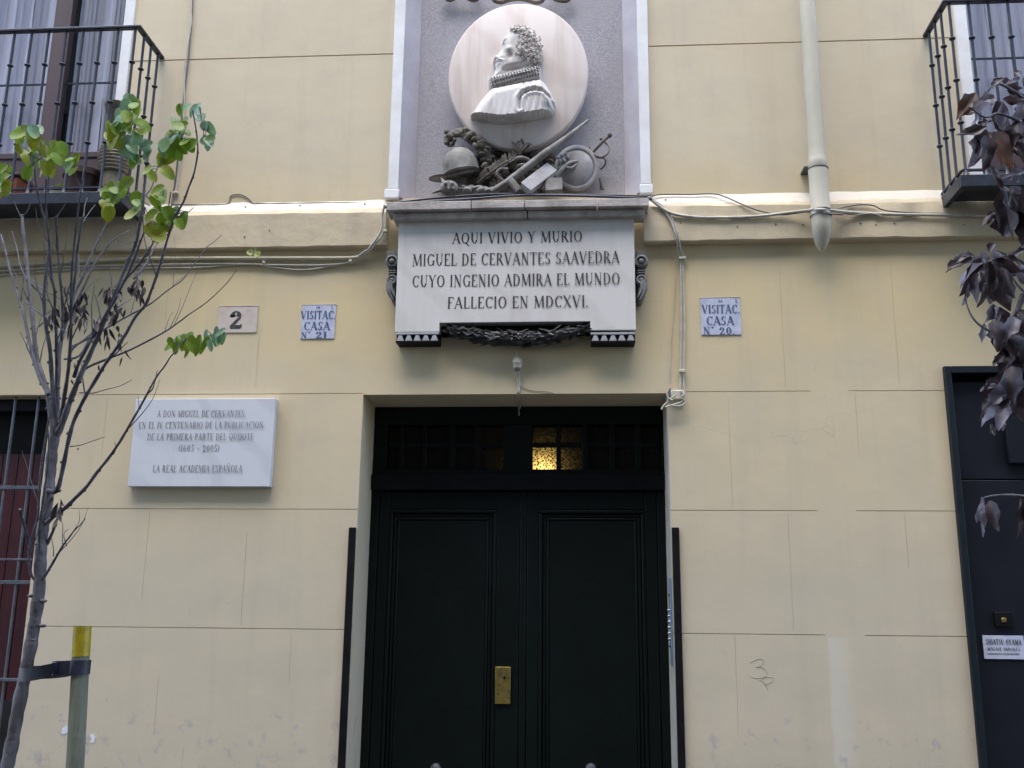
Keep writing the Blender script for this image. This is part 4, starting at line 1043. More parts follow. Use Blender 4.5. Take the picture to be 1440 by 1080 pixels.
cm = cable('cable', 'thin dark wire looping once over the left string course', [(243, 287.5), (285, 288), (318, 287), (323, 282), (324, 276), (331, 273.5), (340, 274), (349, 279), (356, 286), (362, 286), (400, 286), (470, 285), (540, 286)], .0038, 'darkcable', -.006, group=gp)
cable('cable', 'thick navy cable lying along the marble ledge', [(541, 292, -.17), (556, 287, -.17), (600, 284, -.15), (660, 280, -.15), (720, 275.5, -.15), (760, 274.5, -.15), (830, 276, -.15), (907, 279, -.16), (916, 281, -.10)], .0085, 'navy', group=gp)
cable('cable', 'second navy cable lying behind the first on the ledge', [(556, 285, -.11), (620, 278, -.11), (700, 273, -.11), (770, 274, -.11), (850, 274.5, -.11), (910, 276, -.11)], .0075, 'navy', group=gp)
cable('cable', 'thick pale cable sagging across the right string course', [(911, 277, -.08), (926, 289, -.075), (942, 299, -.075), (965, 304, -.075), (1000, 306, -.075), (1060, 304.5, -.075), (1110, 299, -.085), (1138, 295.5, -.12), (1152, 294.5, -.19), (1166, 295.5, -.16), (1200, 299, -.08), (1260, 301.5, -.075), (1330, 302.5, -.075), (1470, 304, -.075)], .0095, 'cable', group=gp)
cable('cable', 'thin grey wire dipping over the right string course', [(911, 277, -.04), (930, 273.5, -.02), (970, 273.5, -.02), (1000, 272.5, -.02), (1018, 276, -.045), (1045, 288, -.075), (1070, 297, -.075), (1100, 302, -.078), (1135, 298, -.10), (1160, 300, -.19), (1185, 302, -.08)], .0042, 'darkcable', group=gp)
cable('cable', 'short thin wire arching right of the drain pipe', [(1166, 297, -.15), (1190, 291, -.075), (1208, 288, -.075), (1228, 289, -.075), (1245, 296, -.075), (1290, 299.5, -.075), (1330, 300, -.075)], .0042, 'darkcable', group=gp)
cable('cable', 'short loose grey wire beneath the thick pale cable, right of the pipe', [(1175, 298, -.08), (1200, 302, -.08), (1225, 300, -.08), (1240, 304, -.08)], .0035, 'cable', group=gp)
gp2 = 'cables hanging right of the plaque'
cable('cable', 'left one of two pale cables dropping from plaque ledge to junction', [(913, 279, -.09), (930, 292, -.075), (943, 310, -.072), (950, 330, -.07), (954, 350, -.04), (956.5, 365, -.014), (957.5, 400, -.012), (957.5, 460, -.012), (957, 520, -.012), (956.5, 548, -.012)], .0058, 'cable', group=gp2)
cable('cable', 'right one of two pale cables dropping from plaque ledge to junction', [(914, 278, -.085), (934, 292, -.07), (947, 312, -.07), (953.5, 332, -.068), (957.5, 352, -.04), (960, 366, -.013), (961, 400, -.011), (962.5, 460, -.011), (961.5, 520, -.011), (961.5, 548, -.011)], .005, 'cable', group=gp2)
cable('cable', 'hair thin wire hanging beside the paired pale cables', [(951, 368), (950, 400), (945, 470), (941.5, 545)], .0022, 'cable', -.006, group=gp2)
gp3 = 'wires on the upper wall'
cable('cable', 'dark wire running down the upper wall beside the left balcony', [(272, -30), (270, 20), (265, 80), (258, 140), (252, 200), (247, 250), (241, 290)], .0055, 'darkcable', -.010, group=gp3)
cable('cable', 'thinner pale wire twisting beside the dark upper wall wire', [(268, -30), (269, 30), (260, 90), (259, 140), (257, 190), (250, 250), (245, 275)], .0038, 'cable', -.016, group=gp3)
# cable clips
def clip(px, py, Y, w_, label, rot=0):
    p = A(px, py, Y); m = MB().box(p.x-w_, p.x+w_, p.y-.010, p.y+.012, p.z-.008, p.z+.008)
    return tag(m.build('cable_clip', 'white', None, bevel=.003, loc=p), label, 'clip', 'small cable clips')
clip(959.5, 363, -.022, .022, 'pale tie round the paired cables just below the string course'); clip(959.5, 522, -.020, .020, 'pale tie round the paired cables just above the junction box')
clip(371, 369, -.032, .009, 'small clip holding the left conduit'); clip(493, 367, -.032, .010, 'small clip where the left cables start to bend upwards'); clip(542, 325, -.085, .013, 'small clip beside the upper left corner of the plaque'); clip(247, 271, -.015, .016, 'small clip on the upper wall wires beside the left balcony')
# junction box
jb = thing('junction_box', A(948, 572, -.02), 'cream junction box with looped wires at the doorway corner', 'box')
a, b = A(944, 562, -.035), A(962, 548, -.035)
MB().box(a.x, b.x, -.035, -.001, a.z, b.z).build('housing', 'white', jb, bevel=.006)
m = MB()
for k, pts in enumerate((((957, 550), (962, 556), (961, 564), (950, 568), (938, 571), (932, 573)), ((950, 556), (944, 560), (938, 566), (933, 571), (930, 576)), ((960, 560), (964, 566), (956, 571), (944, 570), (936, 573)), ((941, 546), (938, 553), (940, 560), (946, 563)), ((962, 545), (963, 553), (958, 558)))):
    m.tube(spline([A(x_, y_, -.042-.004*k) for x_, y_ in pts], 5), .0052, 6)
m.build('wire_loops', 'cable', jb, smooth=1.2)
m = MB().box(X(939, 552, -.02), X(943.5, 552, -.02), -.03, -.001, Z(941, 560, -.02), Z(941, 546, -.02)); m.build('side_block', 'darkcable', jb, bevel=.003)
# lamp holder over the door
lh = thing('lamp_holder', A(728, 520, 0), 'small cream lamp holder on a short wire above the door', 'lamp holder')
c0 = A(727.5, 511, -.03)
MB().lathe([(.014, -.035), (.024, -.028), (.026, -.004), (.030, 0.0), (.030, .020), (.022, .034), (.008, .040)], Matrix.Translation(c0), 20).build('socket', 'white', lh)
MB().lathe([(.017, -.045), (.017, -.036)], Matrix.Translation(c0), 16).build('collar', 'darkcable', lh)
m = MB()
for pts in (((727, 494, -.03), (725, 500, -.03), (727, 507, -.03)), ((726.5, 519, -.03), (727, 530, -.012), (729, 545, -.008), (727, 553, -.010), (728, 558, .03), (729, 566, .16), (729.5, 574, .34), (730, 584, .34)), ((729.5, 519, -.03), (730, 532, -.011), (731, 545, -.007), (729, 552, -.010), (730, 558, .04), (731, 566, .18), (731.5, 574, .335))):
    m.tube(spline([A(*q) for q in pts], 4), .0042, 6)
m.build('wire', 'cable', lh, smooth=1.2)
cable('cable', 'pale wire following the underside of the dark garland', [(735, 492), (770, 491), (800, 488), (825, 479), (838, 480)], .004, 'conduit', -.012)
cable('cable', 'hairline wire drooping right of the lamp holder', [(731, 543), (745, 549), (770, 551), (780, 554)], .0016, 'darkcable', -.004)

# ================================================================ DOORWAY SIDE PIECES
gp = 'black guard strips beside the doorway'
for (x0, x1, y0, lab) in ((DX0-.001, DX0+.0+.042-.001, 742, 'left'), (0, 0, 743, 'right')):
    pass
a = DX0-.045
m = MB().box(a, DX0-.004, -.018, -.0005, .14, Z(496, 742)); tag(m.build('guard_strip', 'black', None, bevel=.003, loc=Vector((a, -.01, .14))), 'black upright guard strip on the wall left of the door', 'guard strip', gp)
a = DX1+.004
m = MB().box(a, a+.041, -.018, -.0005, .14, Z(947, 742)); tag(m.build('guard_strip', 'black', None, bevel=.003, loc=Vector((a, -.01, .14))), 'black upright guard strip on the wall right of the door', 'guard strip', gp)
ip = thing('intercom_panel', (DX1-.01, .10, 1.2), 'pale blue steel intercom panel on the right door jamb', 'intercom')
z0i, z1i = Z(943, 937), Z(942, 812)
MB().box(DX1-.014, DX1-.0036, .012, .085, z0i, z1i).build('face_plate', 'bluesteel', ip, bevel=.003)
hz = z1i-z0i
b0 = None
for k in range(6):
    zz = z0i+hz*(.30+.065*k)
    if b0 is None: b0 = MB().lathe([(.009, 0), (.009, .010), (.006, .013)], Matrix.Translation((DX1-.014, .055, zz)) @ Matrix.Rotation(R_(-90), 4, 'Y'), 10).build('call_button', 'chrome', ip); zb0 = zz
    else: copy_part(b0, ip, (0, 0, zz-zb0))
for zz in (.22, .80): MB().box(DX1-.019, DX1-.0142, .02, .08, z0i+hz*zz-.006, z0i+hz*zz+.006).build('seam_cap', 'iron', ip)

MB().box(DX1-.003, DX1-.0005, .003, .20, .14, DZ-.003).build('jamb_lining', 'jamb', bld, bevel=.001)

# graffiti and scraps of paper
gm = MB()
for pts in (((1055, 932), (1062, 928), (1071, 927), (1074, 931), (1067, 937), (1062, 938), (1071, 938), (1078, 944), (1078, 950), (1070, 953), (1060, 953), (1055, 950)), ((1068, 957), (1076, 953), (1085, 952), (1087, 957), (1080, 961), (1074, 962)), ((1072, 958), (1078, 965), (1080, 972))):
    gm.tube(spline([A(x_, y_, -.0003) for x_, y_ in pts], 4), .0016, 5)
tag(gm.build('graffiti', 'pencil', bld), 'thin scribbled marker line on the render')
for pts, lab in ((((88, 1024), (93, 1020), (96, 1022), (95, 1030), (90, 1033), (86, 1031)), 'scrap of torn white paper glued to the wall left of the stake'), (((126, 1034), (131, 1032), (134, 1037), (132, 1045), (127, 1044), (129, 1039)), 'scrap of torn white paper glued to the wall right of the stake')):
    pp = [P2(*p, Y=-.001) for p in pts]
    tag(MB().prism(pp, -.0022, -.0005).build('paper_scrap', 'paper', None, smooth=0, loc=Vector((pp[0][0], 0, pp[0][1]))), lab, 'paper scrap', 'paper scraps on the wall')

# ================================================================ POTS ON THE LEFT BALCONY
FZ = 4.112
uy = -.22
ub = A(157, 256, uy)
urn = thing('straw_urn', (ub.x, uy, FZ), 'tall straw wrapped urn with a wide dark rim at the balcony corner', 'urn')
ux = ub.x+.01
def zu(py): return Z(155, py, uy)
UM = Matrix.Translation((ux, uy, 0)); s1 = (X(172, 230, uy)-X(128, 230, uy))/2
z_b = FZ+.003
MB().lathe([(s1*.62, z_b), (s1*.66, z_b+.03), (s1*.72, zu(246)), (s1*.5, zu(246)+.002)], UM, 24).build('base', 'wicker', urn)
prof = []
za_, zb_ = zu(245), zu(204)
for i in range(45):
    u = i/44; r = s1*(.74+.28*math.sin(math.pi*(.12+.80*u)))*(1 if u < .9 else 1-(u-.9)*4.4)
    prof.append((r+.0035*math.sin(u*9*2*math.pi), za_+(zb_-za_)*u))
MB().lathe(prof, UM, 28).build('woven_body', 'wicker', urn, smooth=1.2)
zn, zm = zu(203), zu(152); rr = (X(165, 160, uy)-X(131, 160, uy))/2*1.0
MB().lathe([(s1*.36, zn), (s1*.34, zn+(zm-zn)*.3), (s1*.42, zn+(zm-zn)*.55), (rr*.86, zn+(zm-zn)*.85), (rr*1.02, zm), (rr*1.04, zm+.012), (rr*.95, zm+.012), (rr*.8, zm-.01), (.01, zm-.03)], Matrix.Translation((ux-.02, uy, 0)), 28).build('flared_neck', 'wickerdark', urn, smooth=1.0)
pot = thing('flower_pot', (X(118, 250, -.2), -.2, FZ), 'dark brown clay pot beside the straw urn', 'pot')
pc = Matrix.Translation((X(118, 245, -.2), -.2, FZ+.004))
MB().lathe([(.075, 0), (.11, .16), (.122, .162), (.124, .20), (.112, .20), (.10, .16)], pc, 24).build('pot_body', 'claydark', pot)
MB().lathe([(.001, .165), (.099, .166)], pc, 20, False).build('soil', 'dark', pot)
tr = thing('planter_trough', (X(5, 255, -.22), -.22, FZ), 'long orange clay trough on the balcony floor at the left edge', 'planter')
a = X(38, 245, -.22)
MB().box(a-.55, a, -.31, -.13, FZ+.003, FZ+.145).build('trough_body', 'clay', tr, bevel=.01)
MB().box(a-.56, a+.01, -.32, -.12, FZ+.146, FZ+.168).build('rim', 'wickerdark', tr, bevel=.006)
sb = thing('white_bowl', (X(88, 250, -.2), -.2, FZ), 'small white bowl between the trough and the brown pot', 'bowl')
MB().lathe([(.04, .0), (.05, .04), (.07, .085), (.066, .085), (.03, .045), (.002, .04)], Matrix.Translation((X(90, 250, -.2), -.22, FZ+.003)), 20).build('bowl_body', 'white', sb)
rnd = random.Random(3); m = MB()
c0 = Vector((X(90, 250, -.2), -.22, FZ+.085))
for k in range(26): leafpoly(m, c0+Vector((rnd.uniform(-.03, .03), rnd.uniform(-.03, .03), -.02)), Vector((rnd.uniform(-1, 1), rnd.uniform(-1, 1), rnd.uniform(.2, 1.2))), Vector((0, 0, 1)), rnd.uniform(.04, .08), .02)
m.build('sprigs', 'leaf', sb)
rnd = random.Random(8); m = MB()
for k in range(110): leafpoly(m, Vector((a-.05-rnd.uniform(0, .45), -.22+rnd.uniform(-.06, .06), FZ+.15)), Vector((rnd.uniform(-1, 1), rnd.uniform(-1, 1), rnd.uniform(.3, 1.4))), Vector((0, 0, 1)), rnd.uniform(.05, .12), .03)
m.build('sprigs', 'leaf', tr)

# ================================================================ STREET TREE AT LEFT
TY = -2.6
tree = thing('street_tree', (X(-4, 1250, TY), TY, .12), 'slim young tree with bare grey branches and a few green leaf sprays, left', 'tree')
SCL = 1420/(TY+5.8)
def path3(pts, y0=TY, dy=0., wob=.0):
    n = len(pts); return [A(p[0], p[1], y0+dy*i/max(1, n-1)) for i, p in enumerate(pts)]
trunk_px = [(-6, 1190), (0, 1140), (8, 1090), (17, 1045), (27, 990), (40, 925), (48, 880), (55, 830), (57, 785), (60, 745), (66, 710), (70, 675), (73, 640), (78, 605)]
P = path3(trunk_px); tb = spline([Vector((P[0].x-.03, TY, .10)), Vector((P[0].x-.01, TY, .5))]+P, 5)
rr = []
for i, p in enumerate(tb):
    u = i/(len(tb)-1); rr.append((.0215-.0045*u)*(1+.07*math.sin(i*2.1)+.05*math.sin(i*5.3))+.02*max(0, .06-u))
tm = MB().tube(tb, rr, 14)
for px, py in ((46, 900), (60, 880), (50, 862), (44, 838), (61, 845), (56, 800), (54, 765), (37, 950), (22, 1010), (66, 690), (12, 1070)): tm.ball(A(px, py, TY-.006), .0125, .013, .006, 8)
tm.build('trunk', 'bark', tree, smooth=1.2)
LIMBS = [  # points, radius at base, radius at tip, depth drift, bark
 ([(80, 612), (88, 594), (96, 570), (104, 550), (112, 530), (122, 508), (131, 488), (141, 466), (151, 440), (164, 408), (177, 375), (188, 350), (193, 335), (198, 305), (203, 270), (203, 240)], .0135, .004, -.2, 'bark'),
 ([(76, 612), (70, 575), (66, 548), (57, 522), (51, 500), (47, 462), (44, 430), (40, 395), (37, 362), (33, 330), (31, 302)], .0125, .0065, .15, 'bark'),
 ([(68, 555), (60, 540), (52, 522), (44, 492), (38, 465), (31, 432), (25, 415), (14, 380), (7, 350), (1, 330)], .0085, .0045, .2, 'bark2'),
 ([(78, 600), (75, 560), (72, 520), (70, 490), (64, 455), (62, 420), (64, 390), (69, 355), (67, 320), (60, 300), (55, 280), (51, 262), (48, 238)], .0105, .003, -.15, 'bark2'),
 ([(80, 600), (80, 560), (82, 520), (84, 490), (90, 462), (97, 440), (104, 415), (113, 395), (120, 378), (133, 350), (148, 318), (158, 300)], .0115, .003, .1, 'bark'),
 ([(82, 590), (80, 545), (80, 505), (79, 470), (77, 440), (77, 410), (72, 385), (70, 350), (66, 310), (64, 280), (65, 252)], .009, .003, -.25, 'bark2'),
 ([(86, 480), (88, 450), (87, 415), (83, 380), (81, 345), (79, 318), (79, 304)], .0065, .0048, -.1, 'bark'),
 ([(84, 600), (90, 560), (96, 520), (99, 480), (100, 445), (100, 412), (101, 380), (104, 345), (108, 312), (112, 280), (116, 255), (120, 238)], .009, .002, -.3, 'bark2'),
 ([(101, 420), (106, 385), (109, 350), (113, 325), (117, 304)], .006, .004, -.1, 'bark'),
 ([(100, 440), (118, 403), (134, 370), (150, 347), (162, 335), (182, 324)], .006, .0018, .1, 'bark'),
 ([(104, 530), (112, 508), (126, 482), (138, 462), (150, 440), (160, 425), (171, 403), (183, 378), (192, 355), (198, 338), (203, 326)], .0075, .003, -.35, 'bark2'),
 ([(160, 420), (175, 395), (190, 378), (204, 360), (215, 342), (222, 325), (235, 300), (240, 270)], .0055, .002, -.2, 'bark2'),
 ([(188, 392), (205, 372), (216, 350), (224, 340)], .0055, .002, .1, 'bark2'),
 ([(68, 690), (80, 690), (88, 660), (94, 630), (101, 600), (110, 578), (120, 558), (131, 540), (148, 512), (158, 498), (178, 468), (190, 446), (205, 428), (214, 405), (223, 380), (232, 348), (240, 322), (249, 300), (258, 284), (266, 262), (273, 243), (278, 215), (277, 192), (274, 172), (271, 155)], .0095, .0024, -.35, 'bark2'),
 ([(112, 552), (130, 553), (148, 548), (168, 543), (186, 534)], .0028, .001, -.1, 'bark2'),
 ([(99, 628), (113, 626), (128, 621), (148, 614)], .0025, .001, -.1, 'bark2'),
 ([(66, 735), (80, 722), (92, 714), (106, 700), (122, 684), (138, 662), (152, 645), (168, 622), (182, 598), (196, 574), (208, 552), (220, 530), (232, 514), (241, 500), (250, 494)], .0095, .002, -.2, 'bark2'),
 ([(206, 555), (214, 548), (218, 536), (221, 521)], .003, .0016, -.05, 'bark2'),
 ([(112, 525), (124, 516), (150, 505), (176, 495), (201, 483), (231, 467), (250, 454), (266, 442), (292, 424), (319, 398), (333, 379)], .006, .0014, .05, 'bark2'),
 ([(96, 505), (104, 488), (128, 474), (147, 463), (175, 447), (198, 435), (216, 424), (236, 408), (256, 394), (268, 378), (280, 362), (292, 346), (300, 341), (312, 330)], .005, .0014, .2, 'bark2'),
 ([(58, 812), (48, 815), (42, 800), (41, 775), (46, 752), (53, 728), (55, 700), (56, 672), (60, 640), (66, 605), (72, 570), (78, 540)], .0055, .003, -.12, 'bark2'),
 ([(41, 770), (36, 745), (31, 730), (28, 716)], .006, .0055, -.1, 'bark2'),
 ([(56, 775), (56, 740), (61, 700), (66, 665), (69, 630), (67, 600)], .0045, .003, -.12, 'bark2'),
 ([(60, 814), (68, 802), (78, 785), (88, 768), (97, 756), (106, 744), (113, 738), (120, 729)], .0062, .0016, -.12, 'bark2'),
 ([(66, 765), (74, 748), (79, 733), (84, 722), (86, 706)], .007, .003, -.1, 'bark2'),
 ([(94, 768), (90, 756), (91, 748), (97, 744)], .0018, .001, -.05, 'bark2'), ([(75, 782), (75, 770), (72, 755)], .0022, .001, -.05, 'bark2'),
 ([(31, 304), (38, 298), (43, 285)], .003, .001, 0, 'bark2'), ([(30, 306), (24, 294), (20, 283)], .0025, .001, 0, 'bark2'), ([(79, 306), (86, 296), (94, 284)], .003, .001, 0, 'bark2'),
 ([(117, 312), (126, 298), (134, 288)], .0025, .001, .1, 'bark2'), ([(118, 304), (119, 290), (123, 278)], .002, .001, .1, 'bark2'),
 ([(113, 262), (107, 248), (106, 225)], .002, .001, -.1, 'bark2'), ([(38, 395), (28, 372), (24, 350), (17, 325)], .0035, .0014, .1, 'bark2'),
 ([(44, 400), (56, 412), (70, 425)], .003, .002, .1, 'bark2'), ([(35, 425), (55, 440), (75, 455), (95, 468)], .003, .002, -.1, 'bark2'), ([(45, 395), (62, 408), (85, 420)], .0025, .0015, -.1, 'bark2'),
 ([(100, 440), (112, 420), (128, 400), (143, 390)], .002, .001, .1, 'bark2'), ([(98, 488), (118, 478), (150, 448), (166, 432), (185, 420)], .004, .002, .2, 'bark2'),
 ([(90, 505), (112, 500), (128, 470), (140, 445)], .005, .003, .1, 'bark2'), ([(165, 338), (170, 343), (186, 341)], .0018, .001, .1, 'bark2'),
 ([(250, 300), (262, 300), (272, 292)], .0025, .0012, -.1, 'bark2'), ([(203, 260), (206, 245), (212, 232)], .002, .001, -.2, 'bark2'), ([(205, 275), (214, 262), (218, 245), (225, 225)], .0025, .0012, -.2, 'bark2'),
]
for pts, r0, r1, dy, mt in LIMBS:
    P = path3(pts, TY+random.uniform(-.02, .02), dy); S = spline(P, 3); n = len(S)
    rad_ = [.86*(r0+(r1-r0)*(i/(n-1))**.8)*(1+.10*math.sin(i*1.7+r0*900)) for i in range(n)]
    m = MB().tube(S, rad_, 7)
    rb = random.Random(int(r0*1e5)+len(pts))
    if len(pts) > 6:
        for i in range(3, n-2, 4): m.ball(S[i]+Vector((rb.choice((-1, 1))*rad_[i]*.8, 0, 0)), rad_[i]*.9+.001, rad_[i], rad_[i]*.6+.001, 6)
    if len(pts) >= 7:
        for k in range(3):
            i0 = rb.randrange(n//4, max(n//4+1, 2*n//3)); p0 = S[i0]; up_ = (S[i0+1]-S[i0]).normalized()
            dr_ = (up_*.8+Vector((rb.choice((-1, 1))*rb.uniform(.3, .8), rb.uniform(-.4, .3), .55))).normalized(); L_ = rb.uniform(.05, .19)
            m.tube(spline([p0, p0+dr_*L_*.4, p0+dr_*L_*.7+Vector((0, 0, L_*.06)), p0+dr_*L_+Vector((rb.uniform(-.02, .02), 0, L_*.2))], 3), [max(.0011, min(.0032, rad_[i0]*.5))*(1-.07*q) for q in range(10)], 5)
    m.build('branch', mt, tree, smooth=1.2)
def leaflet(mb, c, L, W, d, nrm, curl=0., cup=.2):
    """a rounded leaflet : d runs from stalk to tip"""
    d = d.normalized(); sd = d.cross(nrm).normalized(); nr = sd.cross(d).normalized(); n = 12
    cen = c+d*(L*.5); vs = [tuple(cen-nr*(cup*W*.3))]
    for k in range(n):
        a_ = 2*math.pi*k/n; x = math.cos(a_)*L*.5; y = math.sin(a_)*W*.5*(1-.18*math.cos(a_))
        vs.append(tuple(cen+d*x+sd*y+nr*(cup*abs(y)*.8-curl*(x+L*.5)**2/L)))
    mb.add(vs, [(0, 1+k, 1+(k+1) % n) for k in range(n)])
rl = random.Random(21)
def cluster(pts, mat, L=(.045, .060), dy=-.15, down=.8, stalk=None, asp=.72):
    m = MB(); pet = MB(); cen = A(sum(p[0] for p in pts)/len(pts), sum(p[1] for p in pts)/len(pts)+6, TY+dy)
    for px, py in list(pts)+[(p[0]+rl.uniform(-7, 7), p[1]+rl.uniform(-6, 8)) for p in pts if rl.random() < .45]:
        c = A(px, py, TY+dy+rl.uniform(-.05, .05))
        ll = rl.uniform(*L)
        d = Vector((rl.uniform(-.7, .7), rl.uniform(-.5, .2), -down+rl.uniform(-.3, .5)))
        nr = Vector((rl.uniform(-.5, .5), -1+rl.uniform(-.1, .5), rl.uniform(.0, .9)))
        b_ = c-d.normalized()*ll*.5
        leaflet(m, b_, ll, ll*asp*rl.uniform(.8, 1.1), d, nr, rl.uniform(-.2, .5), rl.uniform(.05, .45))
        to = cen-b_; e_ = b_+to*min(1, .05/max(.001, to.length))+Vector((0, .004, .006))
        pet.tube([b_+d.normalized()*ll*.1, (b_+e_)/2+Vector((0, 0, .004)), e_], [.0012, .0012, .0016], 5)
    lc = m.build('leaf_cluster', mat, tree, smooth=1.0); pet.build('leaf_stalks', 'bark2', lc, smooth=1.2)
cluster([(22, 188), (33, 186), (44, 192), (28, 198), (52, 226), (44, 243), (72, 214), (80, 222), (88, 208), (76, 205), (97, 232), (104, 242), (48, 212), (100, 225), (66, 225)], 'leaf')
cluster([(28, 210), (38, 214), (57, 206), (62, 212), (36, 222), (66, 236), (72, 238), (46, 200)], 'leafyellow')
cluster([(47, 186), (55, 182), (96, 230)], 'leafglare')
cluster([(178, 163), (184, 170), (172, 172), (193, 158), (188, 150), (190, 228), (166, 182), (175, 178), (196, 172)], 'leaf')
cluster([(154, 190), (162, 196), (158, 186), (199, 186)], 'leafyellow', (.06, .07))
cluster([(166, 160), (165, 168), (176, 146), (182, 142), (179, 200), (186, 206), (174, 212), (198, 202), (206, 205), (192, 192), (208, 218), (184, 216)], 'leafglare')
cluster([(150, 270), (158, 265), (166, 262), (172, 268), (157, 277), (178, 258), (150, 284), (163, 280)], 'leaf'); cluster([(147, 283), (150, 294), (153, 300)], 'leafyellow')
cluster([(222, 268), (230, 274), (224, 280), (218, 284), (190, 278), (196, 282), (230, 302), (240, 308), (248, 298), (258, 306), (214, 304), (226, 310), (252, 314), (236, 298), (192, 286)], 'leaf', dy=-.25)
cluster([(184, 302), (189, 298), (215, 318), (222, 328), (235, 318), (242, 312), (226, 322), (222, 298)], 'leafyellow', dy=-.25)
cluster([(254, 155), (258, 172), (250, 178), (262, 186), (246, 198), (254, 206), (266, 206), (270, 203), (242, 188), (248, 214), (238, 212)], 'leaf', dy=-.3)
cluster([(228, 230), (234, 240), (230, 222), (208, 240), (214, 248), (238, 222)], 'leafyellow', dy=-.3); cluster([(240, 186), (236, 192), (231, 204), (228, 210), (250, 196), (262, 152), (246, 172)], 'leafglare', dy=-.3)
cluster([(278, 158), (282, 166), (276, 152), (288, 178), (294, 180), (287, 197), (294, 198)], 'leafglare', (.04, .052), dy=-.33)
cluster([(237, 488), (244, 486), (252, 480), (260, 476), (266, 474), (270, 480), (258, 486), (248, 490)], 'leaf', (.034, .046), dy=-.2)
cluster([(268, 488), (277, 490), (285, 488), (264, 496), (280, 480), (288, 482)], 'leaf', (.042, .05), dy=-.2, down=1.4, asp=.42)
cluster([(290, 480), (296, 476), (302, 478), (308, 472), (310, 468), (288, 472)], 'leafglare', (.040, .05), dy=-.2, down=1.2, asp=.45)
cluster([(2, 238), (-4, 246), (6, 250), (1, 256)], 'leaf'); cluster([(3, 264), (-4, 270), (8, 262)], 'leafyellow')
cluster([(358, 352), (351, 356), (362, 358)], 'leafyellow', (.022, .032), dy=.1)
# dry pods
for (ctr, nn, sx, sy) in (((105, 425), 30, 16, 26), ((118, 435), 16, 8, 20), ((160, 430), 26, 14, 30), ((188, 402), 12, 10, 12), ((195, 400), 8, 8, 10), ((72, 440), 14, 8, 14), ((170, 470), 7, 10, 18), ((140, 460), 12, 14, 14), ((82, 712), 10, 6, 18)):
    m = MB()
    for k in range(nn):
        c = A(ctr[0]+rl.gauss(0, sx*.55), ctr[1]+rl.gauss(0, sy*.55), TY-.1+rl.uniform(-.12, .12))
        leafpoly(m, c, Vector((rl.uniform(-.5, .5), rl.uniform(-.4, .4), -1)), Vector((rl.uniform(-.8, .8), -1, 0)), rl.uniform(.022, .05), rl.uniform(.008, .015), .5, 4, rl.uniform(-.3, .3))
    m.build('pod_cluster', 'pod', tree, smooth=.8)
m = MB()
for a_, b_ in (((150, 478), (155, 494)), ((150, 478), (147, 494)), ((168, 468), (167, 476)), ((172, 502), (168, 516)), ((106, 520), (105, 510)), ((140, 522), (138, 512)), ((100, 534), (104, 542)), ((110, 630), (110, 633))):
    c = A(*a_, TY-.05); e = A(*b_, TY-.05); leafpoly(m, c, e-c, Vector((0, -1, 0)), (e-c).length, .007, .4)
m.build('pod_cluster', 'pod', tree, smooth=.8)

# stake with yellow tape and strap
KY = -2.62
kx0 = (X(114.5, 895, KY)+X(106, 1075, KY))/2; zst = Z(116, 879, KY)
stk = thing('tree_stake', (kx0, KY, .12), 'round wooden stake with yellow tape round its top beside the young tree', 'stake')
base = A(92, 1300, KY)
b0_, b1_ = A(105.5, 1078, KY), A(116, 880, KY)
d = (b1_-b0_); def_ = lambda z: b0_+d*((z-b0_.z)/d.z)
rst = (X(127, 890, KY)-X(104, 890, KY))/2
MB().tube([def_(.11), def_(.6), def_(1.0), def_(1.4), b1_+Vector((0, 0, -.012)), b1_], [rst*1.08, rst*1.04, rst*1.02, rst, rst*.99, rst*.93], 20).build('post', 'stake', stk)
zt1, zt0 = Z(116, 881, KY), Z(116, 923, KY)
MB().tube([def_(zt0), def_((zt0+zt1)/2), def_(zt1)], [rst*1.035]*3, 20, cap=False).build('yellow_tape', 'tape', stk)
st = MB()
# strap : a band looped round stake and trunk
cs = def_(Z(114, 938, KY)); hw = .0215
ct = A(36, 945, TY)
ring = []
for k in range(15):
    a_ = R_(-150+k*20); ring.append(cs+Vector((math.cos(a_), math.sin(a_), 0))*(rst*1.09))
fr = [cs+Vector((-.02, -rst*1.09, -.0)), cs+Vector((-.075, -rst*1.25, -.003)), A(78, 941, KY-.05), A(60, 945, KY-.045), A(44, 948, KY-.03), A(32, 949, KY-.012), A(27, 948, KY+.02), A(40, 946, KY+.045), A(70, 945, KY+.035), A(96, 942, KY+.02), cs+Vector((-rst*1.05, .01, 0))]
def band(mb, pts, tw, hws):
    S = spline(pts, 5); n = len(S); vs = []
    for i, p in enumerate(S):
        u = i/(n-1); a_ = tw(u); h_ = hws
        tt = (S[min(i+1, n-1)]-S[max(0, i-1)]).normalized(); out = tt.cross(Vector((0, 0, 1))).normalized()
        w_ = Vector((0, 0, 1))*math.cos(a_)+out*math.sin(a_)
        vs += [p+w_*h_+out*.0015, p-w_*h_+out*.0015, p-w_*h_-out*.0015, p+w_*h_-out*.0015]
    fs = []
    for i in range(n-1):
        for k in range(4): fs.append((4*i+k, 4*i+(k+1) % 4, 4*i+4+(k+1) % 4, 4*i+4+k))
    mb.add(vs, fs)
band(st, ring, lambda u: 0, hw)
band(st, fr, lambda u: -.22*math.sin(math.pi*min(1, u*1.9)) if u < .55 else 0, hw*.95)
tag(st.build('tree_tie', 'strap', None, smooth=.8, loc=cs), 'dark rubber strap tying the young trunk to the stake', 'strap')

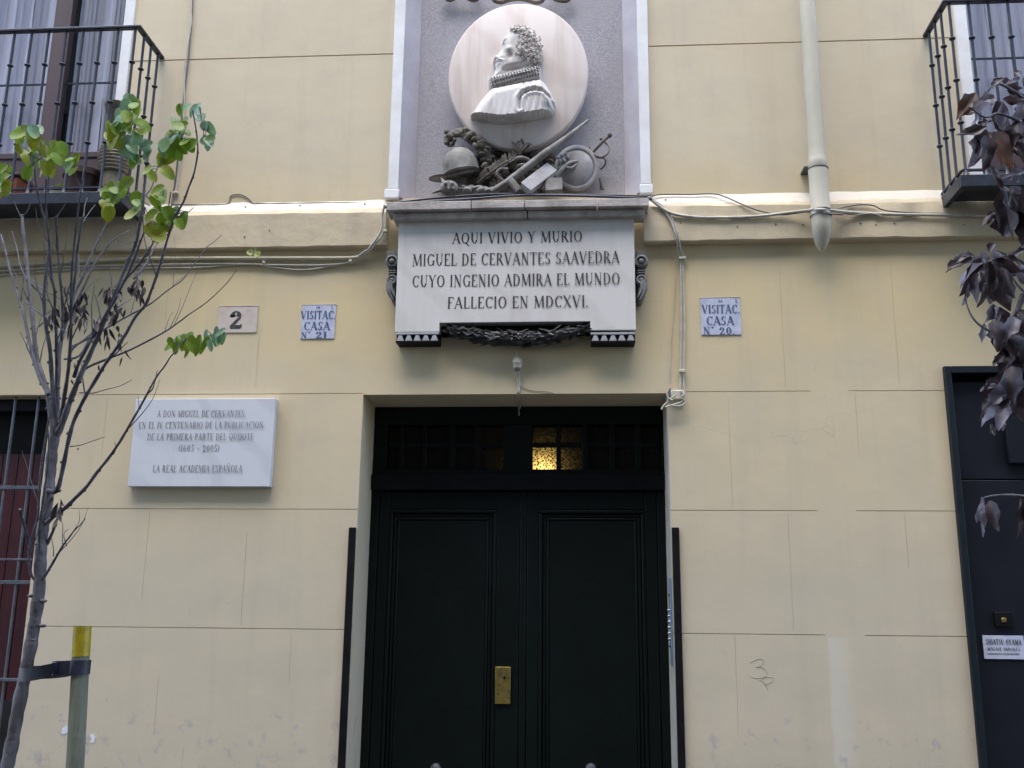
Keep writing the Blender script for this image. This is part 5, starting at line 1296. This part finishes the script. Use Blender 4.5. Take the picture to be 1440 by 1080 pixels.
# ================================================================ DRY TREE AT RIGHT
QY = -2.7
dt = thing('dry_tree', (X(1640, 1200, QY), QY, .12), 'tree with curled dark dead leaves hanging in at the right edge', 'tree')
tx = X(1640, 700, QY)
MB().tube(spline([Vector((tx+.02, QY, .10)), Vector((tx, QY, .9)), Vector((tx-.02, QY, 1.8)), Vector((tx+.03, QY+.02, 2.7)), Vector((tx+.0, QY, 3.6)), Vector((tx-.03, QY, 4.3))], 4), [.05-.0015*i for i in range(21)], 12).build('trunk', 'bark2', dt, smooth=1.2)
TW = [[(1640, 420), (1560, 300), (1490, 210), (1440, 175), (1405, 160), (1385, 165), (1362, 150)], [(1630, 500), (1540, 380), (1480, 300), (1440, 250), (1415, 215), (1398, 185)], [(1640, 560), (1540, 470), (1480, 400), (1442, 372), (1420, 360), (1398, 352), (1388, 345)],
      [(1640, 640), (1540, 570), (1470, 510), (1440, 505), (1415, 480), (1395, 468), (1375, 455), (1364, 440), (1357, 420)], [(1640, 620), (1560, 520), (1480, 440), (1440, 410), (1425, 392), (1415, 365)], [(1635, 760), (1540, 720), (1470, 704), (1430, 697), (1400, 697), (1383, 700)],
      [(1640, 600), (1560, 540), (1490, 480), (1440, 470), (1420, 480), (1405, 500)], [(1520, 330), (1470, 310), (1435, 290), (1412, 270), (1400, 250), (1388, 230)], [(1500, 225), (1450, 150), (1420, 125), (1400, 118), (1388, 130)], [(1440, 415), (1428, 440), (1420, 448), (1408, 436)]]
TWP = []
for pts in TW:
    P = path3(pts, QY, random.uniform(-.15, .15)); S = spline(P, 4); n = len(S); TWP += S[3:n//2+2]
    MB().tube(S, [.012-.0098*(i/(n-1))**.6 for i in range(n)], 6).build('branch', 'bark2', dt, smooth=1.2)
rq = random.Random(33)
def dryleaf(mb, c, d, L, W, tw, curl):
    d = d.normalized(); nr = Vector((rq.uniform(-.7, .7), -1, rq.uniform(-.3, .8))); sd = d.cross(nr).normalized(); nr = sd.cross(d).normalized(); vs = []; seg = 7
    wav = rq.uniform(0, 6)
    for i in range(seg+1):
        u = i/seg; wv = W*.5*(math.sin(math.pi*(.04+.95*u**.85)))**.8
        a_ = tw*u; s2 = sd*math.cos(a_)+nr*math.sin(a_); n2 = nr*math.cos(a_)-sd*math.sin(a_)
        cc = c+d*(L*u)+nr*(curl*L*math.sin(u*2.4))*.5
        e = .55*math.sin(u*9+wav); wv *= 1+.16*math.sin(u*17+wav*3)
        for q_, f_ in ((-1, .55+e), (-.5, .12), (0, 0), (.5, .12), (1, .55-e)): vs.append(cc+s2*(wv*q_)+n2*(wv*f_))
    fs = [(5*i+k, 5*i+k+1, 5*i+5+k+1, 5*i+5+k) for i in range(seg) for k in range(4)]
    mb.add(vs, fs)
DL = [  # stalk px, tip px, width, tone
 ((1372, 131), (1346, 168), .034, 'b'), ((1372, 150), (1350, 162), .03, 'b'), ((1410, 110), (1395, 125), .03, 'd'), ((1408, 112), (1440, 120), .03, 'd'), ((1436, 105), (1425, 100), .03, 'd'), ((1438, 110), (1450, 118), .03, 'd'),
 ((1388, 178), (1350, 186), .028, 'd'), ((1398, 135), (1375, 150), .05, 'p'), ((1395, 140), (1372, 185), .05, 'd'), ((1402, 142), (1412, 190), .05, 'd'), ((1396, 170), (1378, 176), .03, 'd'), ((1385, 182), (1362, 230), .05, 'p'), ((1378, 190), (1365, 232), .03, 'p'), ((1388, 185), (1408, 235), .052, 'b'), ((1400, 185), (1422, 238), .05, 'b'), ((1385, 190), (1376, 240), .03, 'd'),
 ((1410, 150), (1420, 190), .05, 'd'), ((1425, 135), (1445, 165), .05, 'd'), ((1430, 150), (1440, 200), .05, 'd'), ((1412, 140), (1438, 140), .03, 'd'), ((1438, 145), (1425, 175), .035, 'p'), ((1412, 185), (1440, 192), .03, 'd'), ((1420, 195), (1452, 215), .04, 'd'), ((1425, 205), (1445, 232), .04, 'd'), ((1405, 215), (1450, 226), .03, 'd'), ((1392, 232), (1412, 262), .035, 'd'), ((1432, 245), (1418, 255), .03, 'p'), ((1440, 240), (1412, 250), .03, 'p'),
 ((1412, 262), (1398, 295), .035, 'p'), ((1414, 265), (1420, 300), .04, 'p'), ((1410, 268), (1410, 330), .04, 'd'), ((1416, 268), (1428, 332), .04, 'd'), ((1422, 262), (1445, 282), .04, 'd'), ((1398, 298), (1382, 318), .03, 'd'), ((1400, 296), (1388, 315), .02, 'b'), ((1430, 270), (1446, 310), .04, 'd'), ((1420, 300), (1416, 330), .03, 'd'), ((1408, 290), (1414, 332), .03, 'd'), ((1440, 300), (1432, 320), .03, 'd'),
 ((1366, 362), (1331, 383), .028, 'd'), ((1392, 362), (1362, 372), .045, 'p'), ((1382, 362), (1352, 405), .05, 'p'), ((1384, 368), (1376, 428), .055, 'd'), ((1372, 378), (1350, 415), .035, 'd'), ((1360, 390), (1352, 428), .028, 'd'), ((1378, 382), (1368, 432), .03, 'd'), ((1390, 368), (1402, 420), .045, 'd'), ((1396, 365), (1415, 405), .045, 'd'), ((1398, 372), (1392, 425), .035, 'p'), ((1402, 372), (1425, 432), .04, 'd'), ((1392, 355), (1400, 342), .03, 'd'), ((1400, 365), (1440, 380), .035, 'd'), ((1440, 352), (1410, 362), .03, 'd'), ((1450, 345), (1412, 363), .035, 'd'), ((1445, 375), (1420, 390), .035, 'p'), ((1430, 380), (1450, 402), .04, 'p'), ((1410, 370), (1400, 350), .03, 'd'),
 ((1398, 428), (1383, 455), .036, 'p'), ((1396, 430), (1398, 492), .042, 'd'), ((1405, 432), (1410, 470), .036, 'd'), ((1384, 455), (1380, 482), .026, 'd'), ((1398, 450), (1402, 495), .035, 'd'), ((1425, 445), (1412, 480), .04, 'p'), ((1430, 445), (1438, 500), .05, 'p'), ((1422, 450), (1425, 510), .04, 'p'), ((1436, 440), (1452, 470), .04, 'p'), ((1440, 460), (1430, 500), .04, 'd'),
 ((1412, 500), (1396, 515), .025, 'd'), ((1420, 510), (1400, 560), .05, 'd'), ((1418, 515), (1406, 590), .05, 'd'), ((1424, 515), (1425, 570), .05, 'd'), ((1412, 530), (1378, 590), .035, 'd'), ((1405, 545), (1385, 596), .03, 'd'), ((1410, 550), (1412, 600), .03, 'd'), ((1428, 520), (1432, 575), .04, 'd'), ((1392, 596), (1398, 612), .022, 'p'), ((1408, 588), (1410, 606), .018, 'p'), ((1430, 545), (1440, 590), .035, 'd'), ((1398, 530), (1386, 540), .02, 'd'), ((1392, 540), (1380, 550), .015, 'd'), ((1415, 560), (1405, 605), .03, 'd'), ((1440, 510), (1450, 560), .04, 'b'),
 ((1381, 699), (1385, 752), .040, 'p'), ((1392, 704), (1404, 746), .030, 'd'), ((1383, 700), (1378, 735), .025, 'p'),
]
for i, (a_, b_, wd, tn) in enumerate(DL):
    y_ = QY+rq.uniform(-.1, .1); c = A(*a_, y_); e = A(*b_, y_+rq.uniform(-.03, .03)); m = MB(); d = e-c
    dryleaf(m, c, d, max(.03, d.length*1.05), max(wd*.95, .42*d.length)*rq.uniform(.75, 1.15), rq.uniform(-1.9, 1.9), rq.uniform(-.5, .5))
    m.build('dry_leaf', {'d': 'dryglint' if i % 4 == 0 else 'dry', 'p': 'dryglint', 'b': 'drybrown'}[tn], dt, smooth=1.3)
for i, (a_, b_, wd, tn) in enumerate(DL):
    if i % 2 and a_[1] < 600:       # smaller shrivelled leaves tucked between the big ones
        y_ = QY+rq.uniform(-.14, .14); c = A(a_[0]+rq.uniform(-4, 10), a_[1]+rq.uniform(-4, 8), y_); e = A(b_[0]+rq.uniform(-6, 16), b_[1]+rq.uniform(-14, 4), y_); d = e-c; m = MB()
        dryleaf(m, c, d, max(.03, d.length*.8), .3*d.length, rq.uniform(-2.4, 2.4), rq.uniform(-.7, .7))
        m.build('dry_leaf', rq.choice(('dry', 'dry', 'dryglint')), dt, smooth=1.3)
m = MB(); rq2 = random.Random(5)
for k in range(70):
    c = TWP[rq2.randrange(len(TWP))]+Vector((rq2.uniform(-.008, .008), rq2.uniform(-.008, .008), 0)); d = Vector((rq2.uniform(-.6, .6), rq2.uniform(-.3, .3), -1))
    dryleaf(m, c, d, rq2.uniform(.08, .13), .05, rq2.uniform(-1.3, 1.3), .2)
m.build('leaf_mass', 'dry', dt, smooth=1.3)

# ================================================================ ACROSS THE STREET (unseen house added behind the camera, its height set to shade the wall)
ob = thing('unseen_facing_building', (0, -8.6, 0), 'unseen plain sand coloured house added across the narrow street for its shade', 'building')
m = MB().box(-14, 14, -14, -8.6, .0, 16.5); m.build('wall', 'opposite', ob, smooth=0)
for i in range(6):
    for j in range(3):
        x = -11+i*4.2; z = 1.0+j*3.4
        MB().box(x, x+1.2, -8.62, -8.599, z, z+2.2).build('shutter', 'maroon', ob, smooth=0)
